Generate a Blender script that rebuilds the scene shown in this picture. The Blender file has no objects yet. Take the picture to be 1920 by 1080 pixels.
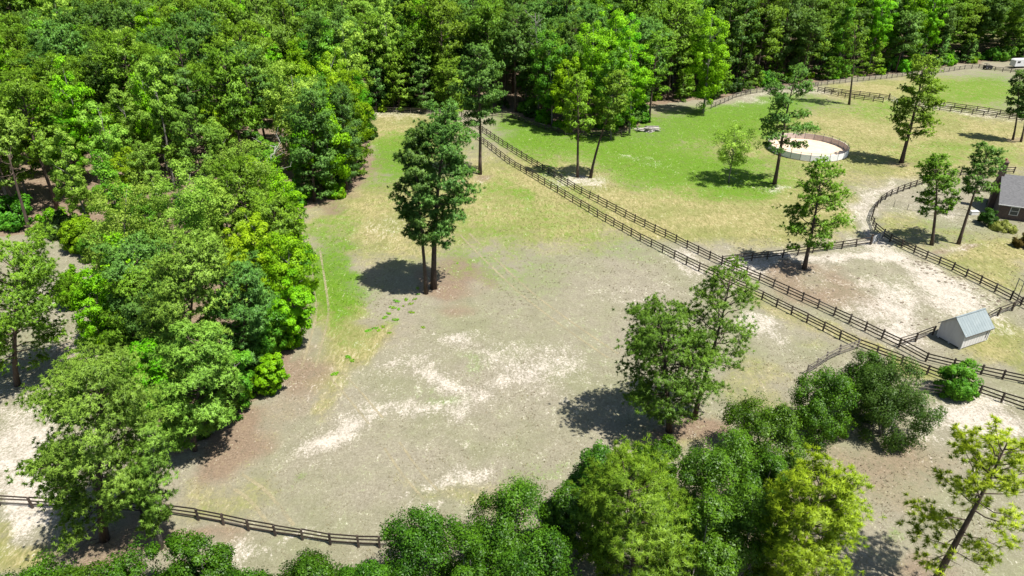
import bpy, math, random
import numpy as np
from mathutils import Vector

# ------------------------------------------------------------------ camera, sky, sun, exposure
sc = bpy.context.scene
CAM_H, PITCH, FOC = 47.0, math.radians(29.0), 1290.0
cam_d = bpy.data.cameras.new('camera'); cam = bpy.data.objects.new('camera', cam_d)
sc.collection.objects.link(cam); sc.camera = cam
cam.location = (0, 0, CAM_H); cam.rotation_euler = (math.radians(90) - PITCH, 0, 0)
cam_d.sensor_width = 36.0; cam_d.lens = FOC / 1920 * 36; cam_d.clip_end = 6000; cam_d.clip_start = 0.5

SUN_TO = Vector((0.39, -0.25, 1.0)).normalized()
w = bpy.data.worlds.new('World'); sc.world = w; w.use_nodes = True
nt = w.node_tree; bg = nt.nodes['Background']
sky = nt.nodes.new('ShaderNodeTexSky'); sky.sky_type = 'NISHITA'; sky.sun_disc = False
sky.sun_elevation = math.asin(SUN_TO.z); sky.sun_rotation = math.atan2(SUN_TO.x, SUN_TO.y)
nt.links.new(sky.outputs[0], bg.inputs[0]); bg.inputs[1].default_value = 0.07
sun_d = bpy.data.lights.new('sun', 'SUN'); sun_d.energy = 5.0; sun_d.angle = math.radians(0.53)
sun_d.color = (1.0, 0.955, 0.88)
sun = bpy.data.objects.new('sun', sun_d); sc.collection.objects.link(sun)
sun.rotation_euler = (-SUN_TO).to_track_quat('-Z', 'Y').to_euler(); sun.location = (40, -20, 90)
vs = sc.view_settings; vs.view_transform = 'Standard'; vs.look = 'None'; vs.gamma = 1; vs.exposure = 0.98
vs.use_curve_mapping = False
cy = sc.cycles
cy.max_bounces = 7; cy.diffuse_bounces = 3; cy.glossy_bounces = 2; cy.transmission_bounces = 4
cy.transparent_max_bounces = 6; cy.caustics_reflective = False; cy.caustics_refractive = False
cy.use_denoising = True; cy.denoiser = 'OPENIMAGEDENOISE'

# ------------------------------------------------------------------ survey helpers: photo pixel -> ground point
_F = np.array([0, math.cos(PITCH), -math.sin(PITCH)]); _U = np.array([0, math.sin(PITCH), math.cos(PITCH)])
def G(u, v, z=0.0):
    d = _F * FOC + np.array([1.0, 0, 0]) * (u - 960) + _U * (540 - v)
    s = (z - CAM_H) / d[2]
    return np.array([0, 0, CAM_H]) + d * s
def P(p):
    q = np.asarray(p, float) - np.array([0, 0, CAM_H]); k = q @ _F
    return 960 + FOC * q[0] / k, 540 - FOC * (q @ _U) / k, k
def height_at(base, v):
    lo, hi = 0.0, 45.0
    for _ in range(40):
        m = (lo + hi) / 2
        if P(base + np.array([0, 0, m]))[1] > v: lo = m
        else: hi = m
    return lo

# ------------------------------------------------------------------ object helpers
C = sc.collection
def tag(o, label=None, cat=None, group=None, kind=None):
    if label: o['label'] = label
    if cat: o['category'] = cat
    if group: o['group'] = group
    if kind: o['kind'] = kind
    return o
def empty(name, loc, label, cat, group=None, rz=0.0):
    o = bpy.data.objects.new(name, None); C.objects.link(o)
    o.location = loc; o.rotation_euler = (0, 0, rz); o.empty_display_size = 0.3
    return tag(o, label, cat, group)
def link(name, me, parent=None, loc=None, rot=None, scale=None):
    o = bpy.data.objects.new(name, me); C.objects.link(o)
    if parent is not None: o.parent = parent
    if loc is not None: o.location = loc
    if rot is not None: o.rotation_euler = rot
    if scale is not None: o.scale = scale
    return o
def mesh(name, V, T, mat, tint=None, smooth=False, col=None, nrm=None):
    V = np.ascontiguousarray(V, np.float32); T = np.ascontiguousarray(T, np.int32)
    me = bpy.data.meshes.new(name)
    me.vertices.add(len(V)); me.vertices.foreach_set('co', V.ravel())
    k = T.shape[1]; n = len(T)
    me.loops.add(n * k); me.loops.foreach_set('vertex_index', T.ravel())
    me.polygons.add(n); me.polygons.foreach_set('loop_start', np.arange(0, n * k, k, dtype=np.int32))
    me.polygons.foreach_set('use_smooth', np.full(n, smooth, bool))
    if tint is not None:
        a = me.attributes.new('tint', 'FLOAT', 'POINT'); a.data.foreach_set('value', np.ascontiguousarray(tint, np.float32))
    if col is not None:
        a = me.attributes.new('mask', 'FLOAT_COLOR', 'POINT'); a.data.foreach_set('color', np.ascontiguousarray(col, np.float32).ravel())
    me.update(calc_edges=True)
    if nrm is not None:
        a = me.attributes.new('custom_normal', 'FLOAT_VECTOR', 'POINT'); a.data.foreach_set('vector', np.ascontiguousarray(nrm, np.float32).ravel())
    if mat is not None: me.materials.append(mat)
    return me

class MB:
    """collects boxes / tubes / prisms (triangles) for one mesh"""
    def __init__(s): s.V = []; s.T = []; s.n = 0
    def add(s, V, T):
        s.V.append(np.asarray(V, float)); s.T.append(np.asarray(T, int) + s.n); s.n += len(V)
    def quadpoly(s, *pts):
        V = np.array(pts, float); n = len(V)
        s.add(V, [(0, i, i + 1) for i in range(1, n - 1)])
    def box(s, c, size, M=None):
        h = np.array(size, float) / 2
        V = np.array([(x, y, z) for z in (-1, 1) for y in (-1, 1) for x in (-1, 1)], float) * h
        if M is not None: V = V @ np.asarray(M, float).T
        V = V + np.array(c, float)
        q = [(0, 2, 3, 1), (4, 5, 7, 6), (0, 1, 5, 4), (2, 6, 7, 3), (0, 4, 6, 2), (1, 3, 7, 5)]
        s.add(V, [t for a, b, c_, d in q for t in ((a, b, c_), (a, c_, d))])
    def tube(s, pts, rad, k=6, cap=True):
        pts = np.asarray(pts, float); n = len(pts); rad = np.broadcast_to(np.asarray(rad, float), (n,))
        d = np.gradient(pts, axis=0); d /= np.linalg.norm(d, axis=1, keepdims=True) + 1e-9
        ref = np.where(np.abs(d[:, 2:3]) > 0.9, np.array([[1.0, 0, 0]]), np.array([[0, 0, 1.0]]))
        a = np.cross(d, ref); a /= np.linalg.norm(a, axis=1, keepdims=True) + 1e-9
        b = np.cross(d, a)
        th = np.arange(k) / k * 2 * math.pi
        V = pts[:, None] + (a[:, None] * np.cos(th)[None, :, None] + b[:, None] * np.sin(th)[None, :, None]) * rad[:, None, None]
        V = V.reshape(-1, 3); T = []
        i = np.arange(n - 1)[:, None] * k; j = np.arange(k)[None]; j2 = (j + 1) % k
        q0 = (i + j).ravel(); q1 = (i + j2).ravel(); q2 = (i + k + j2).ravel(); q3 = (i + k + j).ravel()
        T = np.concatenate([np.stack([q0, q2, q1], 1), np.stack([q0, q3, q2], 1)])
        if cap:
            V = np.vstack([V, pts[-1:], pts[:1]]); e = n * k
            T = np.vstack([T, [((n - 1) * k + x, e, (n - 1) * k + (x + 1) % k) for x in range(k)],
                           [((x + 1) % k, e + 1, x) for x in range(k)]])
        s.add(V, T)
    def build(s, name, mat, parent=None, smooth=False, **kw):
        me = mesh(name, np.vstack(s.V), np.vstack(s.T), mat, smooth=smooth)
        return link(name, me, parent, **kw)
    def me(s, name, mat, smooth=False):
        return mesh(name, np.vstack(s.V), np.vstack(s.T), mat, smooth=smooth)

# ------------------------------------------------------------------ materials
def new_mat(name):
    m = bpy.data.materials.new(name); m.use_nodes = True; t = m.node_tree; t.nodes.clear()
    out = t.nodes.new('ShaderNodeOutputMaterial')
    return m, t, out
def N(t, kind, **kw):
    n = t.nodes.new(kind)
    for k, v in kw.items(): setattr(n, k, v)
    return n
def noise(t, scale, detail=4, rough=0.6, vec=None, dist=0.0):
    n = N(t, 'ShaderNodeTexNoise'); n.inputs['Scale'].default_value = scale
    n.inputs['Detail'].default_value = detail; n.inputs['Roughness'].default_value = rough
    n.inputs['Distortion'].default_value = dist
    if vec is not None: t.links.new(vec, n.inputs['Vector'])
    return n.outputs['Fac']
def math_n(t, op, a, b=None, clamp=False):
    n = N(t, 'ShaderNodeMath', operation=op, use_clamp=clamp)
    for i, x in enumerate((a, b)):
        if x is None: continue
        if isinstance(x, (int, float)): n.inputs[i].default_value = x
        else: t.links.new(x, n.inputs[i])
    return n.outputs[0]
def mixc(t, fac, a, b, blend='MIX'):
    n = N(t, 'ShaderNodeMix', data_type='RGBA', blend_type=blend)
    for i, x in ((0, fac), (6, a), (7, b)):
        if isinstance(x, (int, float)): n.inputs[i].default_value = x
        elif isinstance(x, tuple): n.inputs[i].default_value = (*x, 1)
        else: t.links.new(x, n.inputs[i])
    return n.outputs[2]
def ramp01(t, x, lo, hi):
    n = N(t, 'ShaderNodeMapRange', interpolation_type='SMOOTHSTEP')
    n.inputs[1].default_value = lo; n.inputs[2].default_value = hi
    t.links.new(x, n.inputs[0]); return n.outputs[0]

FOL = 0.92
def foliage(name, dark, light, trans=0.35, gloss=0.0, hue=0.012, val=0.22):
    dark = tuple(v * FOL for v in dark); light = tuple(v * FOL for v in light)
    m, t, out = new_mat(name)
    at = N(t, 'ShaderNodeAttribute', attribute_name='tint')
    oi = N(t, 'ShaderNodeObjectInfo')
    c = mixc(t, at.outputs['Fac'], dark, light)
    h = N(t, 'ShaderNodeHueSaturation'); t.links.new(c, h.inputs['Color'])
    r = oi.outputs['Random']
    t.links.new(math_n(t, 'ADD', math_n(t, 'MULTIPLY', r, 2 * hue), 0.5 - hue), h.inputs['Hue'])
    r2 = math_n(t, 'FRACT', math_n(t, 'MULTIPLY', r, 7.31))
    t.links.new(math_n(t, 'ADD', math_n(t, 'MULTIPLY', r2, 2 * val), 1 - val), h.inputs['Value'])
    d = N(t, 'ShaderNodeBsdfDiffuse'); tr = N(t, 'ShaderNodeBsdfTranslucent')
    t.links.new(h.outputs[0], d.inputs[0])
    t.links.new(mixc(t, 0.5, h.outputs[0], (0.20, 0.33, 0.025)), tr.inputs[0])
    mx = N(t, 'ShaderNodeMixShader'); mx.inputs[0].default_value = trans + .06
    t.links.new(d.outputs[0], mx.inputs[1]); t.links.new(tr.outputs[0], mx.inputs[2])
    last = mx.outputs[0]
    if gloss > 0:
        g = N(t, 'ShaderNodeBsdfGlossy'); g.inputs['Roughness'].default_value = 0.45; gloss *= .4
        m2 = N(t, 'ShaderNodeMixShader'); m2.inputs[0].default_value = gloss
        t.links.new(last, m2.inputs[1]); t.links.new(g.outputs[0], m2.inputs[2]); last = m2.outputs[0]
    t.links.new(last, out.inputs[0])
    return m

def rough_mat(name, a, b, scale=6.0, rough=0.85, bump=0.3, stretch=(1, 1, 1), metallic=0.0, rand=0.0, coord='Object', k=0.77):
    a = tuple(v * k for v in a); b = tuple(v * k for v in b)
    m, t, out = new_mat(name)
    tc = N(t, 'ShaderNodeTexCoord'); mp = N(t, 'ShaderNodeMapping'); mp.inputs['Scale'].default_value = stretch
    t.links.new(tc.outputs[coord], mp.inputs[0])
    f = noise(t, scale, 6, 0.65, mp.outputs[0])
    c = mixc(t, ramp01(t, f, 0.3, 0.7), a, b)
    if rand:
        oi = N(t, 'ShaderNodeObjectInfo'); h = N(t, 'ShaderNodeHueSaturation')
        t.links.new(c, h.inputs['Color'])
        t.links.new(math_n(t, 'ADD', math_n(t, 'MULTIPLY', oi.outputs['Random'], 2 * rand), 1 - rand), h.inputs['Value'])
        c = h.outputs[0]
    p = N(t, 'ShaderNodeBsdfPrincipled'); p.inputs['Roughness'].default_value = rough; p.inputs['Metallic'].default_value = metallic
    t.links.new(c, p.inputs['Base Color'])
    if bump:
        b_ = N(t, 'ShaderNodeBump'); b_.inputs['Strength'].default_value = bump; b_.inputs['Distance'].default_value = 0.03
        t.links.new(f, b_.inputs['Height']); t.links.new(b_.outputs[0], p.inputs['Normal'])
    t.links.new(p.outputs[0], out.inputs[0])
    return m

M = {}
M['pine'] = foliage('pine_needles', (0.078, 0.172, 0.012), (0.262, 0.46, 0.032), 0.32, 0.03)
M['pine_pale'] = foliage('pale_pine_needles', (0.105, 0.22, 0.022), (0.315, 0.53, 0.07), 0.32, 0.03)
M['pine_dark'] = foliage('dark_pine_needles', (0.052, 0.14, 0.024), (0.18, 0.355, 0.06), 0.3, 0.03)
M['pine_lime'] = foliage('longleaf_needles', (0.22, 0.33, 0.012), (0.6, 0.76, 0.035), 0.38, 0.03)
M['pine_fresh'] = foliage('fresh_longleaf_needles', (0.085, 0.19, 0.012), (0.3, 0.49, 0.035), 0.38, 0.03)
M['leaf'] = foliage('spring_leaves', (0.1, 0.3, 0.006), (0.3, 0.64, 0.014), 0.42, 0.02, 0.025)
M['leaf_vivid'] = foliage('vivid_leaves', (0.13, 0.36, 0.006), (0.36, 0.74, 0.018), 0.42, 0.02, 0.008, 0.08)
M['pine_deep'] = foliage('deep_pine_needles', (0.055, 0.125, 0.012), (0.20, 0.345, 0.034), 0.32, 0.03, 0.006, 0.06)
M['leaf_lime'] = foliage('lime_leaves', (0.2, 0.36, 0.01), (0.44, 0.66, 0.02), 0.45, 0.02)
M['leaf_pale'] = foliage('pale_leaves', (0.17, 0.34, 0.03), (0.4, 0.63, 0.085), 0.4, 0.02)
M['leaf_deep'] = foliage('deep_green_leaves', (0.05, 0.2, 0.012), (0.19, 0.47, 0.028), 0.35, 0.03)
M['holly'] = foliage('evergreen_leaves', (0.0194, 0.0686, 0.0026), (0.11, 0.2552, 0.0097), 0.3, 0.05, 0.012, 0.12)
M['olive'] = foliage('olive_leaves', (0.0246, 0.0704, 0.0088), (0.1012, 0.198, 0.0308), 0.3, 0.03, 0.01, 0.1)
M['thuja'] = foliage('hedge_leaves', (0.016, 0.06, 0.008), (0.06, 0.16, 0.018), 0.25, 0.02)
M['variegated'] = foliage('yellow_shrub_leaves', (0.20, 0.24, 0.04), (0.45, 0.48, 0.12), 0.35, 0.02)
M['russet'] = foliage('russet_shrub_leaves', (0.09, 0.07, 0.02), (0.19, 0.15, 0.04), 0.3, 0.0)
M['bark'] = rough_mat('pine_bark', (0.045, 0.032, 0.024), (0.13, 0.09, 0.065), 5, 0.95, 0.8, (1, 1, 0.25), rand=0.2)
M['bark_grey'] = rough_mat('grey_bark', (0.13, 0.12, 0.10), (0.30, 0.28, 0.25), 5, 0.95, 0.5, (1, 1, 0.3), rand=0.2)
M['deadwood'] = rough_mat('bleached_deadwood', (0.30, 0.28, 0.25), (0.58, 0.55, 0.5), 8, 0.9, 0.4, (1, 1, 0.3))
M['fence'] = rough_mat('stained_fence_wood', (0.022, 0.015, 0.011), (0.085, 0.062, 0.046), 3, 0.85, 0.4, (1, 6, 6), rand=0.35)
M['fence_grey'] = rough_mat('weathered_fence_wood', (0.10, 0.085, 0.07), (0.26, 0.23, 0.19), 3, 0.85, 0.4, (1, 6, 6), rand=0.25)

# ------------------------------------------------------------------ ground masks (what grows or lies bare where)
_rng = np.random.default_rng(7)
def value_noise(x, y, scale, seed):
    r = np.random.default_rng(seed); tab = r.random((64, 64))
    xs, ys = x / scale, y / scale
    xi, yi = np.floor(xs).astype(int), np.floor(ys).astype(int); fx, fy = xs - xi, ys - yi
    fx = fx * fx * (3 - 2 * fx); fy = fy * fy * (3 - 2 * fy)
    a = tab[xi % 64, yi % 64]; b = tab[(xi + 1) % 64, yi % 64]; c = tab[xi % 64, (yi + 1) % 64]; d = tab[(xi + 1) % 64, (yi + 1) % 64]
    return (a * (1 - fx) + b * fx) * (1 - fy) + (c * (1 - fx) + d * fx) * fy
def inside(x, y, poly):
    r = np.zeros(x.shape, bool); n = len(poly)
    for i in range(n):
        x1, y1 = poly[i]; x2, y2 = poly[(i + 1) % n]
        c = ((y1 > y) != (y2 > y)) & (x < (x2 - x1) * (y - y1) / (y2 - y1 + 1e-12) + x1)
        r ^= c
    return r
def gpoly(pts): return [tuple(G(u, v)[:2]) for u, v in pts]
GREEN, SAND, MULCH, STRAW = 0, 1, 2, 3
# centre (u,v), half sizes, channel, strength, turn (degrees in the survey picture)
BLOBS = [
 # straw / pale dry grass
 (770, 400, 260, 110, STRAW, .75, 0), (1010, 370, 190, 80, STRAW, .8, 15), (770, 250, 110, 60, STRAW, .8, 0),
 (640, 610, 60, 100, STRAW, .9, -10), (600, 720, 40, 70, STRAW, .55, -25), (1360, 405, 200, 65, STRAW, 1.0, 5), (1650, 260, 420, 90, STRAW, .9, 0), (1480, 370, 130, 50, STRAW, .8, 0),
 (1100, 300, 260, 80, STRAW, .6, 10), (1850, 480, 120, 70, STRAW, .75, 10), (1860, 640, 90, 70, STRAW, .8, 0), (1500, 600, 300, 22, STRAW, .55, 26),
 (1700, 690, 120, 20, STRAW, .5, 20), (430, 930, 130, 60, STRAW, .5, 10), (1240, 800, 100, 60, STRAW, .4, 0), (60, 985, 90, 40, STRAW, .8, 0), (900, 905, 160, 40, STRAW, .5, 0), (1740, 170, 220, 35, STRAW, .9, 0), (1380, 830, 200, 60, STRAW, .3, 0), (1420, 720, 100, 60, STRAW, .5, 0), (1200, 400, 120, 30, STRAW, .6, 30), (1700, 420, 60, 40, STRAW, .6, 0), (1540, 990, 200, 90, STRAW, .25, 0),
 # green growth
 (634, 540, 58, 96, GREEN, 1.0, -4), (620, 440, 50, 80, GREEN, .55, 20), (740, 290, 60, 50, GREEN, .85, 0), (1130, 270, 240, 42, GREEN, .88, 12), (1310, 235, 170, 40, GREEN, .88, 0), (1420, 205, 110, 28, GREEN, .95, -8),
 (1365, 330, 130, 40, GREEN, .9, 5), (1240, 320, 140, 45, GREEN, .75, 10), (1000, 250, 80, 35, GREEN, .95, 30), (1840, 170, 140, 40, GREEN, .72, 0), (950, 400, 140, 60, GREEN, .25, 0), (940, 470, 120, 70, GREEN, .32, 25), (1640, 205, 130, 22, GREEN, .55, 5), (1790, 285, 140, 26, GREEN, .5, 0),
 (1000, 300, 140, 16, GREEN, .55, 38), (960, 355, 60, 26, GREEN, .55, 25), (1110, 440, 120, 40, GREEN, .3, 20), (830, 745, 45, 20, GREEN, .4, 0), (900, 690, 40, 16, GREEN, .35, 0), (1010, 880, 60, 25, GREEN, .4, 0), (1600, 420, 90, 20, GREEN, .2, 0), (550, 890, 14, 9, GREEN, .6, 0), (1880, 650, 60, 30, GREEN, .15, 0), (1770, 430, 60, 25, GREEN, .3, 0), (790, 300, 80, 100, GREEN, .38, 10), (1350, 280, 260, 70, GREEN, .35, 0), (1230, 660, 180, 60, GREEN, .15, 0), (1690, 1000, 30, 16, GREEN, .4, 0),(860, 500, 70, 30, GREEN, .3, 0),
 # bare sand
 (640, 815, 62, 36, SAND, .9, -18), (720, 797, 85, 24, SAND, .72, -14), (840, 770, 60, 20, SAND, .5, -14), (860, 645, 42, 20, SAND, .85, -15), (745, 680, 42, 14, SAND, .6, -10), (820, 712, 60, 13, SAND, .9, 12), (985, 688, 90, 36, SAND, .7, 15), (920, 735, 110, 20, SAND, .5, -14), (870, 870, 62, 16, SAND, .8, -22), (800, 940, 55, 15, SAND, .7, -12), (540, 850, 60, 30, SAND, .3, -15),
 (1448, 618, 40, 22, SAND, .95, 10), (1275, 505, 70, 20, SAND, .8, 24), (1200, 560, 90, 30, SAND, .35, 0), (1650, 572, 60, 42, SAND, .95, 25), (1790, 560, 95, 40, SAND, 1.0, 22), (1690, 620, 50, 20, SAND, .8, 20), (1570, 480, 170, 14, SAND, .9, -4), (1690, 490, 100, 16, SAND, .8, 26), (1880, 610, 45, 24, SAND, .6, 0), (1420, 500, 60, 16, SAND, .85, 5), (1600, 540, 170, 70, SAND, .15, 15), (1560, 520, 60, 25, SAND, .2, 15), (1180, 690, 120, 50, SAND, .2, 0), (700, 700, 180, 90, SAND, .28, 0), (960, 760, 200, 90, SAND, .18, 0),
 (1840, 772, 115, 26, SAND, 1.0, 8), (1800, 830, 100, 40, SAND, .55, 0), (1860, 950, 90, 80, SAND, .25, 0), (1720, 900, 130, 90, MULCH, .35, 0), (35, 850, 85, 95, SAND, .95, 0), (10, 925, 100, 28, SAND, 1.0, 0), (500, 1030, 60, 16, SAND, .8, 10), (90, 600, 40, 140, SAND, .6, -6), (30, 760, 100, 30, SAND, .4, 0),
 (1092, 340, 52, 13, SAND, .95, 5), (1461, 350, 34, 7, SAND, .8, 0), (1613, 415, 34, 40, SAND, .8, 25), (1640, 370, 70, 16, SAND, .7, -25), (1625, 445, 60, 12, SAND, .8, 0), (1520, 172, 60, 8, SAND, .7, 0), (1790, 205, 180, 6, SAND, .75, 8), (1410, 182, 40, 9, SAND, .7, -10), (730, 215, 70, 10, SAND, .6, 0), (1740, 350, 90, 22, SAND, .4, 0), (1730, 395, 90, 14, SAND, .5, 8), (900, 333, 14, 6, SAND, .5, 0), (1790, 455, 30, 7, SAND, .7, 0), (1190, 300, 60, 8, SAND, .4, 12), (1560, 305, 60, 12, SAND, .25, 0), (720, 430, 70, 26, SAND, .4, 0),
 # needle litter and reddish soil
 (806, 546, 40, 16, MULCH, .7, 0), (900, 329, 22, 8, MULCH, .7, 0), (1083, 334, 20, 7, MULCH, .7, 0), (1217, 232, 16, 5, MULCH, .7, 0), (1452, 347, 22, 7, MULCH, .7, 0), (1592, 197, 14, 4, MULCH, .7, 0), (1690, 307, 22, 7, MULCH, .7, 0), (1905, 264, 26, 7, MULCH, .7, 0), (1508, 506, 36, 13, MULCH, .7, 0), (1747, 460, 24, 9, MULCH, .7, 0), (1797, 458, 22, 8, MULCH, .7, 0), (1275, 800, 70, 24, MULCH, .7, 0), (1366, 344, 16, 5, MULCH, .7, 0), (200, 1015, 90, 26, MULCH, .7, 0), (1480, 1060, 90, 40, MULCH, .7, 0), (1750, 1060, 70, 40, MULCH, .7, 0), 
 (430, 830, 100, 55, MULCH, .85, -30), (545, 705, 60, 60, MULCH, .75, -50), (680, 320, 60, 36, MULCH, .95, -20), (620, 385, 60, 20, MULCH, .85, -20), (850, 525, 70, 46, MULCH, .8, -10), (1290, 800, 80, 30, MULCH, .7, 0), (1500, 535, 110, 40, MULCH, .7, 20), (1600, 545, 90, 40, MULCH, .4, 20), (110, 700, 50, 60, MULCH, .6, 0), (380, 1000, 110, 28, MULCH, .7, 6), (1650, 860, 120, 60, MULCH, .5, 0), (1450, 960, 160, 80, MULCH, .6, 0), (250, 980, 120, 50, MULCH, .75, 0), (700, 620, 90, 50, MULCH, .35, -15), (1230, 215, 40, 14, MULCH, .6, 0), (950, 470, 90, 22, MULCH, .35, 0), (880, 440, 60, 20, MULCH, .35, 0),
]
FOREST_PX = [(-260, 470), (60, 438), (150, 446), (178, 530), (185, 650), (240, 790), (335, 858), (440, 782), (538, 698), (578, 600), (572, 500), (556, 396), (640, 372), (688, 330), (698, 295), (690, 250), (688, 204), (860, 206), (950, 208), (1000, 230), (1060, 247), (1165, 247), (1200, 236), (1212, 200), (1285, 190), (1360, 184), (1410, 168), (1530, 156), (1600, 146), (1700, 136), (1800, 122), (1850, 118), (2000, 104), (2300, 90)]
FOREST = gpoly(FOREST_PX) + [(420, 420), (-420, 420), (-300, 100)]
def masks(x, y):
    m = np.zeros((4,) + x.shape)
    wx = (value_noise(x, y, 7.0, 41) - .5) * 5.0 + (value_noise(x, y, 2.6, 43) - .5) * 3.0; wy = (value_noise(x, y, 7.0, 42) - .5) * 6.0 + (value_noise(x, y, 2.6, 44) - .5) * 3.6
    x0, y0 = x, y; x = x + wx; y = y + wy
    for u, v, ru, rv, ch, st, ang in BLOBS:
        c = G(u, v)[:2]; a = math.radians(ang)
        e1 = G(u + ru * math.cos(a), v + ru * math.sin(a))[:2] - c
        e2 = G(u - rv * math.sin(a), v + rv * math.cos(a))[:2] - c
        Mi = np.linalg.inv(np.stack([e1, e2], 1))
        dx, dy = x - c[0], y - c[1]
        p, q = Mi[0, 0] * dx + Mi[0, 1] * dy, Mi[1, 0] * dx + Mi[1, 1] * dy
        r = np.sqrt(p * p + q * q)
        k = np.clip(1.3 - r * 0.85, 0, 1) if ch != SAND else np.clip(1.12 - r * .62, 0, 1); k = k * k * (3 - 2 * k) * st * (1 if ch != SAND else .93)
        m[ch] = 1 - (1 - m[ch]) * (1 - k)
    x, y = x0, y0
    f = inside(x, y, FOREST)
    m[MULCH][f] = 0.9; m[SAND][f] *= 0.1; m[GREEN][f] *= .25
    far = np.clip((np.hypot(x, y - 100) - 220) / 60, 0, 1)
    m[STRAW] = np.maximum(m[STRAW], far * .5); m[GREEN] = np.maximum(m[GREEN], far * .45)
    return m

xs = np.concatenate([[-6000, -3000, -1500, -800, -450], np.arange(-300, -120, 3.0), np.arange(-120, 130, 1.0), np.arange(130, 301, 3.0), [450, 800, 1500, 3000, 6000]])
ys = np.concatenate([[-6000, -2000, -700, -200, -60, 0, 20], np.arange(32, 110, 0.8), np.arange(110, 220, 1.6), np.arange(220, 420, 4.0), [500, 700, 1100, 2000, 6000]])
gx, gy = np.meshgrid(xs, ys)
gm = masks(gx, gy)
gz = (value_noise(gx, gy, 9.0, 3) - .5) * 0.10 + (value_noise(gx, gy, 2.3, 4) - .5) * 0.05
gz *= (np.hypot(gx, gy) < 400)
nx, ny = len(xs), len(ys)
idx = np.arange(nx * ny).reshape(ny, nx)
quads = np.stack([idx[:-1, :-1].ravel(), idx[:-1, 1:].ravel(), idx[1:, 1:].ravel(), idx[1:, :-1].ravel()], 1)

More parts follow.
